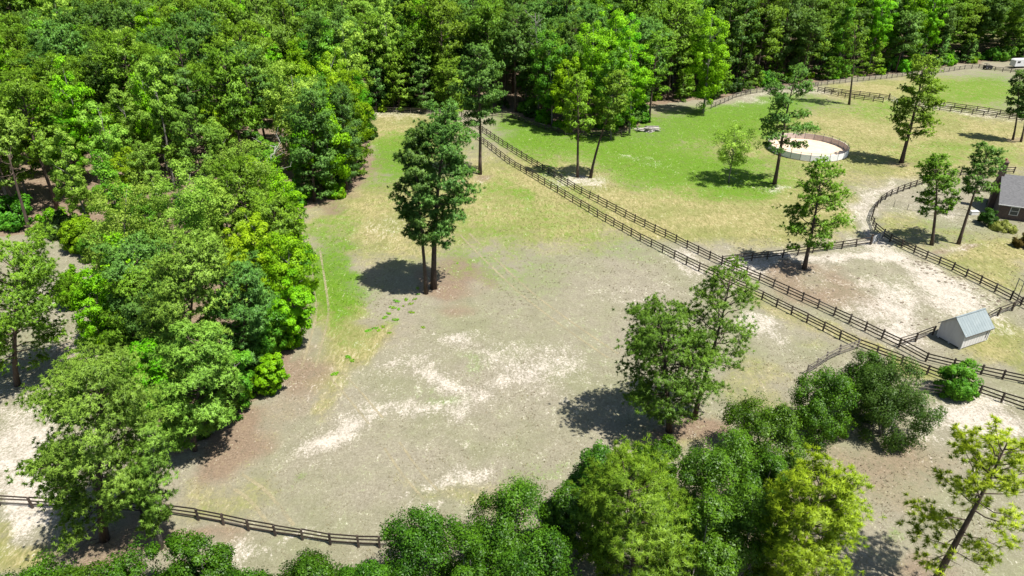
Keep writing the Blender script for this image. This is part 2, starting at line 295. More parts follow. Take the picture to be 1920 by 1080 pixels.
def ground_material():
    m, t, out = new_mat('pasture_soil_and_grass')
    at = N(t, 'ShaderNodeAttribute', attribute_name='mask')
    sp = N(t, 'ShaderNodeSeparateColor'); t.links.new(at.outputs['Color'], sp.inputs[0])
    g, s, mu, st = sp.outputs[0], sp.outputs[1], sp.outputs[2], at.outputs['Alpha']
    geo = N(t, 'ShaderNodeNewGeometry'); pos = geo.outputs['Position']
    big = noise(t, 0.09, 5, 0.6, pos); mid = noise(t, 0.55, 6, 0.7, pos, 0.6); fine = noise(t, 4.2, 5, 0.75, pos, 0.8)
    grit = noise(t, 14.0, 3, 0.8, pos)
    mp = N(t, 'ShaderNodeMapping'); mp.inputs['Rotation'].default_value = (0, 0, 0.7); mp.inputs['Scale'].default_value = (1, .35, 1)
    t.links.new(pos, mp.inputs[0]); streak = noise(t, 2.2, 5, 0.75, mp.outputs[0], 1.2)
    def edge(mask, amp, lo, hi, extra=None):
        nn = math_n(t, 'ADD', math_n(t, 'MULTIPLY', math_n(t, 'SUBTRACT', mid, 0.5), amp), math_n(t, 'MULTIPLY', math_n(t, 'SUBTRACT', fine, 0.5), amp * 1.1))
        return ramp01(t, math_n(t, 'ADD', mask, nn), lo, hi)
    taupe = mixc(t, ramp01(t, fine, 0.3, 0.7), (0.222, 0.20, 0.142), (0.372, 0.34, 0.26))
    taupe = mixc(t, ramp01(t, big, 0.35, 0.7), taupe, mixc(t, 0.55, taupe, (0.215, 0.235, 0.115)))
    straw = mixc(t, ramp01(t, streak, 0.32, 0.68), (0.20, 0.20, 0.068), (0.45, 0.385, 0.19))
    straw = mixc(t, ramp01(t, big, .4, .62), straw, mixc(t, .5, straw, (.17, .21, .05)))
    green = mixc(t, ramp01(t, fine, 0.3, 0.72), (0.055, 0.16, 0.005), (0.165, 0.30, 0.016))
    green = mixc(t, math_n(t, 'MULTIPLY', ramp01(t, streak, .52, .75), .5), green, (0.33, 0.34, 0.09))
    mul = mixc(t, ramp01(t, fine, 0.3, 0.7), (0.17, 0.122, 0.083), (0.33, 0.245, 0.175))
    sand = mixc(t, ramp01(t, fine, 0.25, 0.75), (0.46, 0.40, 0.335), (0.70, 0.645, 0.57))
    c = mixc(t, edge(st, 0.75, 0.25, 0.75), taupe, straw)
    c = mixc(t, edge(mu, 0.7, 0.25, 0.9), c, mul)
    c = mixc(t, math_n(t, 'MULTIPLY', edge(g, 1.75, 0.12, 0.95), 0.95), c, green)
    flk = math_n(t, 'ADD', math_n(t, 'MULTIPLY', math_n(t, 'SUBTRACT', streak, 0.5), 2.2), math_n(t, 'MULTIPLY', math_n(t, 'SUBTRACT', mid, 0.5), 1.6))
    flk = math_n(t, 'ADD', flk, math_n(t, 'MULTIPLY', math_n(t, 'SUBTRACT', fine, 0.5), 2.6))
    sandy = ramp01(t, math_n(t, 'ADD', s, math_n(t, 'MULTIPLY', flk, math_n(t, 'SUBTRACT', 1.2, math_n(t, 'MULTIPLY', s, .75)))), 0.4, 1.05)
    c = mixc(t, math_n(t, 'MULTIPLY', sandy, 0.88), c, sand)
    c = mixc(t, math_n(t, 'MULTIPLY', ramp01(t, grit, 0.52, 0.72), 0.17), c, mixc(t, 0.55, c, (0.05, 0.05, 0.02)))
    c = mixc(t, math_n(t, 'MULTIPLY', ramp01(t, grit, 0.47, 0.3), 0.22), c, (0.62, 0.55, 0.40))
    h = N(t, 'ShaderNodeHueSaturation'); t.links.new(c, h.inputs['Color'])
    t.links.new(math_n(t, 'ADD', math_n(t, 'MULTIPLY', mid, 0.42), 0.475), h.inputs['Value'])
    p = N(t, 'ShaderNodeBsdfPrincipled'); p.inputs['Roughness'].default_value = 1.0; p.inputs['Specular IOR Level'].default_value = 0.05
    t.links.new(h.outputs[0], p.inputs['Base Color'])
    bp = N(t, 'ShaderNodeBump'); bp.inputs['Strength'].default_value = 0.7; bp.inputs['Distance'].default_value = 0.12
    t.links.new(math_n(t, 'ADD', math_n(t, 'MULTIPLY', fine, 0.7), math_n(t, 'MULTIPLY', grit, 0.4)), bp.inputs['Height'])
    t.links.new(bp.outputs[0], p.inputs['Normal']); t.links.new(p.outputs[0], out.inputs[0])
    return m
gcol = np.stack([gm[GREEN].ravel(), gm[SAND].ravel(), gm[MULCH].ravel(), gm[STRAW].ravel()], 1)
ground = link('ground', mesh('ground', np.stack([gx.ravel(), gy.ravel(), gz.ravel()], 1), quads, ground_material(), col=gcol, smooth=True))
tag(ground, 'sandy pasture ground with dry grass, green grass and bare patches', 'ground', kind='structure')

# dry and green grass tussocks: one uncountable cover
def grass_cover():
    r = np.random.default_rng(11)
    n = 92000
    y = 34 + (r.random(n) ** 1.5) * 150; x = (r.random(n) * 2 - 1) * (y * 0.80 + 8)
    mk = masks(x, y)
    dens = np.clip(0.62 + mk[GREEN] * .4 + mk[STRAW] * .25 - mk[SAND] * .85 - mk[MULCH] * .3, 0.03, 1) * (0.25 + 1.2 * value_noise(x, y, 1.6, 21))
    k = (r.random(n) < dens) & ~inside(x, y, FOREST)
    pen = G(1513, 279); k &= np.hypot(x - pen[0], y - pen[1]) > 8.6
    x, y, mk = x[k], y[k], mk[:, k]; n = len(x)
    nb = 3
    X = np.repeat(x, nb) + r.normal(0, .06, n * nb); Y = np.repeat(y, nb) + r.normal(0, .06, n * nb)
    hgt = np.repeat(r.uniform(.06, .17, n), nb) * r.uniform(.6, 1.2, n * nb)
    a = r.random(n * nb) * 2 * math.pi; wd = r.uniform(.025, .06, n * nb)
    root = np.stack([X, Y, np.full(n * nb, -.03)], 1)
    s = np.stack([np.cos(a), np.sin(a), 0 * a], 1) * wd[:, None]
    tip = root + np.stack([r.normal(0, .09, n * nb), r.normal(0, .09, n * nb), hgt + .03], 1)
    V = np.stack([root - s, root + s, tip], 1).reshape(-1, 3)
    T = np.arange(len(V)).reshape(-1, 3)
    gt = np.clip(mk[GREEN] * 1.2 - mk[MULCH] * .3 + r.normal(0, .18, n), 0, 1)
    col = np.zeros((n, 4)); col[:, 0] = gt; col[:, 1] = mk[STRAW]; col[:, 2] = r.random(n); col[:, 3] = 1
    m, t, out = new_mat('grass_blades')
    at = N(t, 'ShaderNodeAttribute', attribute_name='mask'); sp = N(t, 'ShaderNodeSeparateColor'); t.links.new(at.outputs[0], sp.inputs[0])
    dry = mixc(t, sp.outputs[1], (0.33, 0.275, 0.185), (0.40, 0.35, 0.155))
    grn = mixc(t, sp.outputs[2], (0.11, 0.185, 0.022), (0.27, 0.33, 0.05))
    c = mixc(t, sp.outputs[0], dry, grn)
    hh = N(t, 'ShaderNodeHueSaturation'); t.links.new(c, hh.inputs['Color']); t.links.new(math_n(t, 'ADD', math_n(t, 'MULTIPLY', sp.outputs[2], .36), .6), hh.inputs['Value'])
    d = N(t, 'ShaderNodeBsdfDiffuse'); tr = N(t, 'ShaderNodeBsdfTranslucent'); mx = N(t, 'ShaderNodeMixShader'); mx.inputs[0].default_value = .3
    t.links.new(hh.outputs[0], d.inputs[0]); t.links.new(hh.outputs[0], tr.inputs[0])
    t.links.new(d.outputs[0], mx.inputs[1]); t.links.new(tr.outputs[0], mx.inputs[2]); t.links.new(mx.outputs[0], out.inputs[0])
    o = link('grass', mesh('grass', V, T, m, col=np.repeat(col, nb * 3, 0)))
    tag(o, 'short dry and green grass tussocks covering the pasture', 'grass', kind='stuff')
grass_cover()

# faint wheel tracks pressed into the grass
def track(px, width, name_label, gauge=1.6):
    m = M.get('track')
    if m is None:
        m, t, out = new_mat('flattened_straw'); M['track'] = m
        geo = N(t, 'ShaderNodeNewGeometry')
        f = noise(t, 3.0, 5, 0.75, geo.outputs['Position'], 0.6); b = noise(t, .35, 3, 0.6, geo.outputs['Position'])
        d = N(t, 'ShaderNodeBsdfDiffuse'); t.links.new(mixc(t, f, (0.24, 0.21, 0.125), (0.38, 0.335, 0.22)), d.inputs[0])
        tr = N(t, 'ShaderNodeBsdfTransparent'); mx = N(t, 'ShaderNodeMixShader')
        t.links.new(math_n(t, 'MULTIPLY', ramp01(t, math_n(t, 'ADD', math_n(t, 'MULTIPLY', f, .7), math_n(t, 'MULTIPLY', b, .5)), .42, .72), .7), mx.inputs[0])
        t.links.new(tr.outputs[0], mx.inputs[1]); t.links.new(d.outputs[0], mx.inputs[2]); t.links.new(mx.outputs[0], out.inputs[0])
    w = np.array([G(*p)[:2] for p in px])
    tt = np.linspace(0, len(w) - 1, len(w) * 12)
    k = np.clip(tt.astype(int), 0, len(w) - 2); f = tt - k
    def cr(i):
        return w[np.clip(i, 0, len(w) - 1)]
    p0, p1, p2, p3 = cr(k - 1), cr(k), cr(k + 1), cr(k + 2); f = f[:, None]
    c = .5 * (2 * p1 + (p2 - p0) * f + (2 * p0 - 5 * p1 + 4 * p2 - p3) * f ** 2 + (3 * p1 - p0 - 3 * p2 + p3) * f ** 3)
    d = np.gradient(c, axis=0); d /= np.linalg.norm(d, axis=1, keepdims=True); nrm = np.stack([-d[:, 1], d[:, 0]], 1)
    root = None
    mb = MB()
    for sgn in (-1, 1):
        a = c + nrm * (sgn * gauge / 2 - width / 2); b = c + nrm * (sgn * gauge / 2 + width / 2)
        n = len(c); V = np.zeros((2 * n, 3)); V[:n, :2] = a; V[n:, :2] = b
        V[:, 2] = ground_z(V[:, 0], V[:, 1]) + .02
        i = np.arange(n - 1)
        mb.add(V, np.concatenate([np.stack([i, i + 1 + n, i + 1], 1), np.stack([i, i + n, i + 1 + n], 1)]))
    tag(mb.build('wheel_track', m), name_label, 'track', kind='structure')
def ground_z(x, y):
    x = np.asarray(x, float); y = np.asarray(y, float)
    return (value_noise(x, y, 9.0, 3) - .5) * 0.10 + (value_noise(x, y, 2.3, 4) - .5) * 0.05
track([(872, 440), (920, 488), (985, 548), (1060, 606), (1150, 668)], .32, 'pair of straw coloured wheel tracks across the middle of the paddock')
track([(440, 900), (478, 925), (505, 955), (535, 995)], .35, 'curved pair of pale wheel tracks at the lower left paddock')
track([(590, 470), (600, 540), (604, 590), (590, 650), (578, 690)], .3, 'wheel tracks along the wood edge over green grass')
track([(735, 835), (770, 885), (810, 930)], .25, 'faint wheel tracks below the large sand patch')
track([(632, 705), (668, 745), (705, 790)], .25, 'faint wheel tracks left of the large sand patch')

# ------------------------------------------------------------------ tree generators
def unit(a): return a / (np.linalg.norm(a, axis=-1, keepdims=True) + 1e-9)

def face_up(V, T, Nv):
    """turn every triangle so that it faces the way its foliage mass faces"""
    g = np.cross(V[T[:, 1]] - V[T[:, 0]], V[T[:, 2]] - V[T[:, 0]])
    f = np.einsum('ij,ij->i', g, Nv[T[:, 0]]) < 0
    T = T.copy(); T[f] = T[f][:, ::-1]
    return T
def needles(r, cen, axis, tint, n, length, width, out=None):
    """tufts of needles: cen (N,3), axis (N,3), tint (N)"""
    Nn = len(cen)
    d = unit(axis[:, None] * 0.7 + r.normal(0, .62, (Nn, n, 3)))
    ln = length * r.uniform(.65, 1.15, (Nn, n, 1))
    root = cen[:, None] - d * length * .12
    side = unit(np.cross(d, np.array([0.25, -.3, 1.0]) + r.normal(0, .5, (Nn, n, 3)))) * width * .5
    tip = root + d * ln
    tip[..., 2] -= ln[..., 0] * .12
    mid = root + d * ln * .5
    V = np.stack([root, mid + side * 2, tip], 2)
    nr = unit(d * .55 + axis[:, None] * .5 + np.array([0, 0, .2]) + (0 if out is None else out[:, None] * .5))
    Nv = np.repeat(nr.reshape(-1, 3), 3, 0)
    V = V.reshape(-1, 3)
    T = np.arange(Nn * n * 3).reshape(-1, 3)
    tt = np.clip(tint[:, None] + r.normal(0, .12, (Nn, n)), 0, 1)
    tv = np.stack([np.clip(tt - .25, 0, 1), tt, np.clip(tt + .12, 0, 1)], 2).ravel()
    return V, face_up(V, T, Nv), tv, Nv

def leaves(r, cen, nrm, size, tint, soft=None):
    """one pointed triangular leaf each"""
    n = len(cen)
    a = unit(np.cross(nrm, r.normal(0, 1, (n, 3)))); b = unit(np.cross(nrm, a))
    s = (size * r.uniform(.55, 1.35, n))[:, None]
    V = np.stack([cen - a * s * .5, cen + a * s * .5, cen + b * s * .62 + a * s * r.normal(0, .18, (n, 1))], 1)
    T = np.arange(n * 3).reshape(-1, 3)
    Nv = np.repeat(nrm if soft is None else unit(soft + r.normal(0, .2, (n, 3))), 3, 0)
    V = V.reshape(-1, 3)
    return V, face_up(V, T, Nv), np.repeat(tint, 3), Nv

def trunk_path(r, H, lean, wob=.012, n=9):
    t = np.linspace(0, 1, n)
    ph = r.random(2) * 6.28
    x = lean[0] * t ** 1.2 + np.sin(t * 5 + ph[0]) * wob * H * t; y = lean[1] * t ** 1.2 + np.sin(t * 4.3 + ph[1]) * wob * H * t
    return np.stack([x, y, t * H * .97], 1)
def on_path(path, t):
    k = np.clip(t, 0, 1) * (len(path) - 1); i = min(int(k), len(path) - 2); f = k - i
    return path[i] * (1 - f) + path[i + 1] * f

def pine(seed, H, R, cb, lean=(0, 0), nb=34, pads=3, per_pad=11, n_needle=16, ln=.5, wd=.075, mat='pine', bark='bark', droop=0.0, r0=None, flat=.42, peak=.35, top=.5, limbs_k=4, gap=0.0, dead=0):
    r = np.random.default_rng(seed)
    path = trunk_path(r, H, lean)
    tb = MB(); rb = r0 or (.011 * H + .06)
    tt = np.linspace(0, 1, len(path)); rad = rb * (1 - tt * .86); rad[0] *= 1.25; path[0, 2] = -.15
    tb.tube(path, rad, 8)
    cen = []; ax = []; tint = []
    az = r.random() * 6.28
    for i in range(nb):
        s = (i + r.random() * .8) / nb
        t = cb + (1 - cb) * s * .97
        if r.random() < gap: continue
        prof = (.72 + .28 * s / peak) if s < peak else math.sqrt(max(0.02, 1 - ((s - peak) / (1.02 - peak)) ** 2 * (1 - top * .35)))
        L = R * prof * r.uniform(.68, 1.12)
        az += 2.4 + r.normal(0, .35)
        el = math.radians(-6 - 14 * droop + 58 * s ** 1.3 + r.normal(0, 7))
        st = on_path(path, t)
        hd = np.array([math.cos(az), math.sin(az), 0])
        f = np.linspace(0, 1, 5)[:, None]
        br = st + hd * L * f * math.cos(el) + np.array([0, 0, 1.0]) * (L * math.sin(el) * f + .16 * L * f ** 2.2)
        br[1:4] += r.normal(0, .03 * L, (3, 3))
        tb.tube(br, np.linspace(.022 + .014 * L, .016, 5), limbs_k, False)
        side = np.array([-hd[1], hd[0], 0])
        np_ = max(1, int(round(pads * (.5 + .5 * prof))))
        for k in range(np_):
            q = 1.0 - .62 * k / max(1, pads) * r.uniform(.7, 1.2)
            pc = on_path(br, q); pr = np.clip(.27 * L, .55, 1.5) * r.uniform(.75, 1.2)
            if k: 
                off = side * r.choice([-1, 1]) * L * r.uniform(.1, .3) * (1 - .3 * q) + np.array([0, 0, r.uniform(.0, .15) * pr])
                tb.tube(np.stack([on_path(br, q - .18), pc + off]), [.02, .012], 3, False); pc = pc + off
            m = max(5, int(1.75 * per_pad * (pr / 1.0) ** 1.4))
            o = r.normal(0, 1, (m, 3)) * np.array([.5, .5, flat * .62]) * pr
            c = pc + o
            cen.append(c)
            outward = unit(o * np.array([1, 1, .4]) + hd * .5 * pr)
            ax.append(unit(outward * .55 + np.array([0, 0, .75]) + r.normal(0, .25, (m, 3))))
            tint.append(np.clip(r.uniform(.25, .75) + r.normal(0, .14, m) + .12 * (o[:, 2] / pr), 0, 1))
    # leader
    m = int(per_pad * 1.2); o = r.normal(0, 1, (m, 3)) * np.array([.4, .4, .45]) * min(1.0, R * .3)
    cen.append(path[-1] + o); ax.append(unit(o * .4 + np.array([0, 0, .9]))); tint.append(np.clip(r.normal(.6, .15, m), 0, 1))
    for k in range(dead):
        t = cb - r.uniform(.03, .16); st = on_path(path, t); a = r.random() * 6.28; L = r.uniform(.25, .6) * R
        tb.tube(np.stack([st, st + np.array([math.cos(a), math.sin(a), .1]) * L * .6, st + np.array([math.cos(a + .2), math.sin(a + .2), -.05]) * L]), [.04, .025, .01], 3, False)
    cen = np.vstack(cen); cz = H * (cb + (1 - cb) * .45)
    out = unit((cen - np.array([lean[0] * .7, lean[1] * .7, cz])) / np.array([R, R, H * (1 - cb) * .55]))
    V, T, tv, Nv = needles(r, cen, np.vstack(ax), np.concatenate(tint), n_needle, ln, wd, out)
    return tb.me('trunk', M[bark], True), mesh('crown', V, T, M[mat], tint=tv, nrm=Nv, smooth=True)

def broadleaf(seed, H, R, cb, lean=(0, 0), clumps=60, per=130, size=.36, mat='leaf', bark='bark_grey', shape='oval', fill=.35, cr=.27, droop=0.0, nlimb=14, r0=None, sparse=1.0):
    r = np.random.default_rng(seed)
    path = trunk_path(r, H * .93, lean, .015)
    tb = MB(); rb = r0 or (.010 * H + .05); tt = np.linspace(0, 1, len(path)); path[0, 2] = -.15
    tb.tube(path, rb * (1 - .88 * tt), 7)
    zc0, zc1 = cb * H, H
    cz = (zc0 + zc1) / 2; hz = (zc1 - zc0) / 2
    d = unit(r.normal(0, 1, (clumps, 3)))
    rr = np.where(r.random(clumps) < fill, r.uniform(.3, .75, clumps), r.uniform(.8, 1.02, clumps))
    lump = 1 + .22 * np.sin(d[:, 0] * 3.1 + seed) * np.cos(d[:, 1] * 3.7 + seed * 2) + r.normal(0, .08, clumps)
    c = d * (rr * lump)[:, None] * np.array([R, R, hz])
    if shape == 'cone':
        k = 1 - .55 * np.clip((c[:, 2] / hz + .2), 0, 1); c[:, :2] *= k[:, None]
    if shape == 'vase':
        k = .55 + .45 * np.clip((c[:, 2] / hz + 1) / 1.1, 0, 1); c[:, :2] *= k[:, None]
    cc = c + np.stack([np.interp((c[:, 2] + cz) / H, tt, path[:, 0]), np.interp((c[:, 2] + cz) / H, tt, path[:, 1]), np.full(clumps, cz)], 1)
    for i in r.permutation(clumps)[:nlimb]:
        tz = np.clip((cc[i, 2] - .35 * np.hypot(c[i, 0], c[i, 1]) * 1.6) / H, cb * .8, .92)
        a = on_path(path, tz); e = cc[i]; m_ = a * .45 + e * .55 + np.array([0, 0, -.06 * R]) + r.normal(0, .04 * R, 3)
        tb.tube(np.stack([a, m_, e]), [.03 + .008 * H * .5, .03, .012], 4, False)
    nper = np.maximum(8, (per * r.uniform(.55, 1.4, clumps) * sparse)).astype(int)
    ci = np.repeat(np.arange(clumps), nper); n = len(ci)
    o = unit(r.normal(0, 1, (n, 3))) * (r.random(n) ** .45)[:, None]
    rad = cr * R * r.uniform(.7, 1.25, clumps)
    o *= rad[ci][:, None] * np.array([1, 1, .8]); o[:, 2] -= droop * np.abs(o[:, 0]) 
    pos = cc[ci] + o
    pos[:, 2] = np.maximum(pos[:, 2], .08 + r.random(n) * .2)
    nrm = unit(unit(o) * .6 + unit(c)[ci] * .35 + np.array([0, 0, .45]) + r.normal(0, .55, (n, 3)))
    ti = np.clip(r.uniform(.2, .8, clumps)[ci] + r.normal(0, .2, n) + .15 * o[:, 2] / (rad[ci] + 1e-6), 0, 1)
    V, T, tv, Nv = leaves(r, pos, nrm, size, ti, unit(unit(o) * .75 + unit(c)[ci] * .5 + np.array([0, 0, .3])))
    return tb.me('trunk', M[bark], True), mesh('crown', V, T, M[mat], tint=tv, nrm=Nv, smooth=True)

def shrub(seed, R, H, lobes=7, clumps=90, per=110, size=.24, mat='holly', bark='bark_grey', stems=7):
    """multi-stemmed evergreen: several domes, leaves down to the ground"""
    r = np.random.default_rng(seed)
    tb = MB()
    lc = []; lr = []
    for i in range(lobes):
        a = i / lobes * 6.28 + r.normal(0, .4); q = R * (.1 if i == 0 else r.uniform(.4, .72))
        lr_ = R * r.uniform(.3, .5); z = H * (1.0 if i == 0 else r.uniform(.5, .97)) - lr_ * .95
        lc.append((q * math.cos(a), q * math.sin(a), z)); lr.append(lr_)
    lc = np.array(lc); lr = np.array(lr)
    for i in range(stems):
        e = lc[i % lobes]; a = np.array([r.normal(0, .25), r.normal(0, .25), -.1])
        tb.tube(np.stack([a, a * .5 + e * .5 + r.normal(0, .1, 3), e]), [.10, .06, .03], 5, False)
    li = r.choice(lobes, clumps, p=lr ** 2 / (lr ** 2).sum())
    d = unit(r.normal(0, 1, (clumps, 3)) + np.array([0, 0, .2]))
    cc = lc[li] + d * (lr[li] * r.uniform(.62, 1.0, clumps))[:, None]
    low = r.random(clumps) < .3                      # skirt reaching the ground
    a = r.random(clumps) * 6.28; q = r.uniform(.6, .85, clumps)
    cc[low] = np.stack([np.cos(a) * R * q, np.sin(a) * R * q, r.uniform(.04, .5, clumps) * H], 1)[low]
    dn = unit(cc - np.array([0, 0, H * .35]))
    nper = (per * r.uniform(.6, 1.4, clumps)).astype(int); ci = np.repeat(np.arange(clumps), nper); n = len(ci)
    o = unit(r.normal(0, 1, (n, 3))) * (r.random(n) ** .4)[:, None] * (R * .2 * r.uniform(.7, 1.3, clumps))[ci][:, None]
    pos = cc[ci] + o; pos[:, 2] = np.maximum(pos[:, 2], .03 + r.random(n) * .15)
    nrm = unit(unit(o) * .5 + dn[ci] * .45 + np.array([0, 0, .35]) + r.normal(0, .5, (n, 3)))
    ti = np.clip(r.uniform(.15, .75, clumps)[ci] + r.normal(0, .2, n), 0, 1)
    V, T, tv, Nv = leaves(r, pos, nrm, size, ti, unit(unit(o) * .7 + dn[ci] * .55 + np.array([0, 0, .25])))
    return tb.me('stem', M[bark], True), mesh('foliage', V, T, M[mat], tint=tv, nrm=Nv, smooth=True)

def plant(name, meshes, loc, label, cat='tree', group=None, rz=0.0, sc_=1.0, parts=('trunk', 'crown')):
    e = empty(name, loc, label, cat, group, rz)
    if sc_ != 1.0: e.scale = (sc_,) * 3 if isinstance(sc_, float) else sc_
    for p, me in zip(parts, meshes): link(p, me, e)
    return e

def fit(u, v, ut, vt, wpx):
    """base at photo point (u,v); top seen at (ut,vt); crown wpx wide -> base, height, lean, radius"""
    b = G(u, v); h = height_at(b, vt)
    pu, _, k = P(b + np.array([0, 0, h])); lean = (ut - pu) * k / FOC
    km = P(b + np.array([0, 0, h * .65]))[2]
    return b, h, lean, wpx * .5 * km / FOC
TAKEN = []        # where hero trees stand, so that the wood fills only the gaps
def hero_pine(seed, u, v, ut, vt, wpx, cb, label, **kw):
    b, h, lean, R = fit(u, v, ut, vt, wpx)
    TAKEN.append((b[0], b[1], R)); R = max(1.3, R - .7)
    return plant('pine_tree', pine(seed, h, R, cb, (lean, 0), **kw), (b[0], b[1], 0), label)
def hero_leaf(seed, u, v, ut, vt, wpx, cb, label, name='broadleaf_tree', **kw):
    b, h, lean, R = fit(u, v, ut, vt, wpx)
    TAKEN.append((b[0], b[1], R)); R *= .86
    return plant(name, broadleaf(seed, h, R, cb, (lean, 0), **kw), (b[0], b[1], 0), label)
def hero_shrub(seed, u, v, wpx, h, label, name='evergreen_shrub', cat='shrub', **kw):
    b = G(u, v); R = .95 * wpx * .5 * P(b + np.array([0, 0, h * .5]))[2] / FOC; h = max(1.4, h - .22 * R)
    return plant(name, shrub(seed, R, h, **kw), (b[0], b[1], 0), label, cat, parts=('stem', 'foliage'))

# --- lone pines in the pastures
hero_pine(1, 813, 541, 830, 207, 146, .30, 'tall dense pine with the thicker trunk of the pair in the middle paddock', mat='pine_dark', nb=52, pads=4, per_pad=12, n_needle=20, ln=.48, wd=.085, r0=.42, peak=.45, top=.9)
hero_pine(2, 799, 551, 778, 240, 104, .36, 'slender pine with the thinner trunk, left of the pair in the paddock', mat='pine_dark', nb=38, pads=4, per_pad=12, n_needle=20, ln=.48, wd=.085, r0=.27, peak=.5, top=.8)
hero_pine(3, 900, 327, 900, 88, 98, .42, 'tall pine with bare black trunk beside the far lane fence', mat='pine_dark', nb=46, pads=4, per_pad=11, n_needle=10, ln=.5, wd=.13, r0=.36)
hero_pine(4, 857, 246, 838, 118, 78, .3, 'shorter pine at the far end of the fenced lane', mat='pine', nb=34, pads=4, per_pad=12, n_needle=10, ln=.5, wd=.13)
hero_pine(5, 1083, 332, 1082, 138, 76, .36, 'upright slim pine on the sandy patch by the lane fence', mat='pine', nb=32, pads=3, per_pad=11, n_needle=10, ln=.5, wd=.13, gap=.15)
hero_pine(6, 1107, 333, 1165, 135, 80, .52, 'leaning slim pine on the sandy patch by the lane fence', mat='pine', nb=32, pads=3, per_pad=11, n_needle=10, ln=.5, wd=.13)
hero_pine(7, 1217, 230, 1233, 62, 78, .38, 'tall thin pine standing just outside the forest edge beyond the log pile', mat='pine', nb=34, pads=3, per_pad=12, n_needle=10, ln=.5, wd=.13)
hero_pine(8, 1452, 345, 1492, 128, 118, .34, 'tall open crowned pine leaning in front of the round pen', mat='pine_dark', nb=30, pads=4, per_pad=11, n_needle=10, ln=.5, wd=.13, gap=.2, droop=.8, r0=.38, flat=.35)
hero_pine(9, 1592, 196, 1605, 36, 60, .34, 'slender pine with sparse crown beside the far double fence', mat='pine', nb=36, pads=3, per_pad=9, n_needle=10, ln=.5, wd=.13, gap=.2)
hero_pine(10, 1690, 305, 1738, 108, 100, .24, 'bushy leaning pine right of the round pen', mat='pine', nb=46, pads=4, per_pad=12, n_needle=10, ln=.48, wd=.13, r0=.42, peak=.3)
hero_pine(11, 1899, 262, 1915, 135, 54, .36, 'left pine of the pair at the right edge by the far double fence', mat='pine_dark', nb=34, pads=3, per_pad=12, n_needle=10, ln=.48, wd=.13)
hero_pine(12, 1914, 266, 1938, 140, 54, .40, 'right pine of the pair at the right edge by the far double fence', mat='pine_dark', nb=34, pads=3, per_pad=12, n_needle=10, ln=.48, wd=.13)
hero_pine(13, 1508, 504, 1545, 312, 122, .17, 'bushy pine inside the sandy fenced corral', mat='pine', nb=40, pads=4, per_pad=11, n_needle=15, ln=.45, wd=.085, gap=.15, r0=.33)
hero_pine(14, 1747, 459, 1757, 298, 92, .35, 'rounded pine by the curved yard fence', mat='pine', nb=36, pads=4, per_pad=11, n_needle=15, ln=.45, wd=.085, gap=.12, r0=.27)
hero_pine(15, 1797, 457, 1852, 280, 88, .52, 'leaning pine with long bare trunk in the house yard', mat='pine_dark', nb=26, pads=4, per_pad=11, n_needle=15, ln=.45, wd=.085, r0=.27, dead=3)
hero_pine(16, 1255, 808, 1238, 600, 200, .2, 'big round pine at the lower edge of the paddock, larger of the pair', mat='pine_deep', nb=58, pads=5, per_pad=10, n_needle=19, ln=.4, wd=.045, r0=.32, gap=.05, peak=.45, top=.8)
hero_pine(17, 1302, 785, 1374, 512, 172, .3, 'taller open pine behind the big round pine at the paddock edge', mat='pine_deep', nb=38, pads=4, per_pad=9, n_needle=24, ln=.4, wd=.042, r0=.27, gap=.1, top=.9)
hero_pine(18, 32, 722, 40, 468, 215, .2, 'open bluish green pine at the left edge beside the sandy strip', mat='pine', nb=48, pads=5, per_pad=10, n_needle=18, ln=.4, wd=.06, gap=.06, r0=.3)
hero_pine(19, 196, 1012, 186, 690, 255, .16, 'huge bright bushy pine at the lower left over the fence', mat='pine_pale', nb=60, pads=6, per_pad=11, n_needle=20, ln=.36, wd=.044, r0=.36, peak=.5, top=.9, dead=3)
hero_pine(20, 300, 1028, 285, 800, 105, .2, 'narrow pine with grey trunk right of the huge lower left pine', mat='pine_pale', nb=40, pads=4, per_pad=10, n_needle=22, ln=.36, wd=.04, bark='bark_grey', r0=.28)
# --- yellow green longleaf pines at the lower right
hero_pine(21, 1190, 1125, 1175, 885, 240, .12, 'fresh green longleaf pine between the shrubs at the bottom middle', mat='pine_fresh', nb=60, pads=5, per_pad=8, n_needle=29, ln=.46, wd=.03, r0=.3, peak=.4, top=.8)
hero_pine(22, 1475, 1130, 1540, 895, 215, .2, 'bright yellow longleaf pine in front of the dark shrubs', mat='pine_lime', nb=54, pads=5, per_pad=9, n_needle=33, ln=.46, wd=.03, r0=.25, gap=.1, top=.9)
hero_pine(23, 1742, 1112, 1895, 825, 225, .3, 'sparse leaning longleaf pine at the lower right corner', mat='pine_lime', nb=38, pads=3, per_pad=7, n_needle=44, ln=.48, wd=.028, r0=.3, gap=.12, dead=9)

# --- broadleaf trees out in the open
hero_leaf(31, 1366, 343, 1380, 238, 96, .30, 'small thin leaved tree alone on the bright green grass', mat='leaf_pale', clumps=60, per=130, size=.26, shape='vase', sparse=1.0, nlimb=30, cr=.24, fill=.4)
hero_leaf(32, 1318, 213, 1340, 12, 82, .10, 'tall bright green broadleaf tree at the forest edge beyond the lone small tree', mat='leaf_vivid', clumps=130, per=170, size=.38, fill=.3, cr=.26)

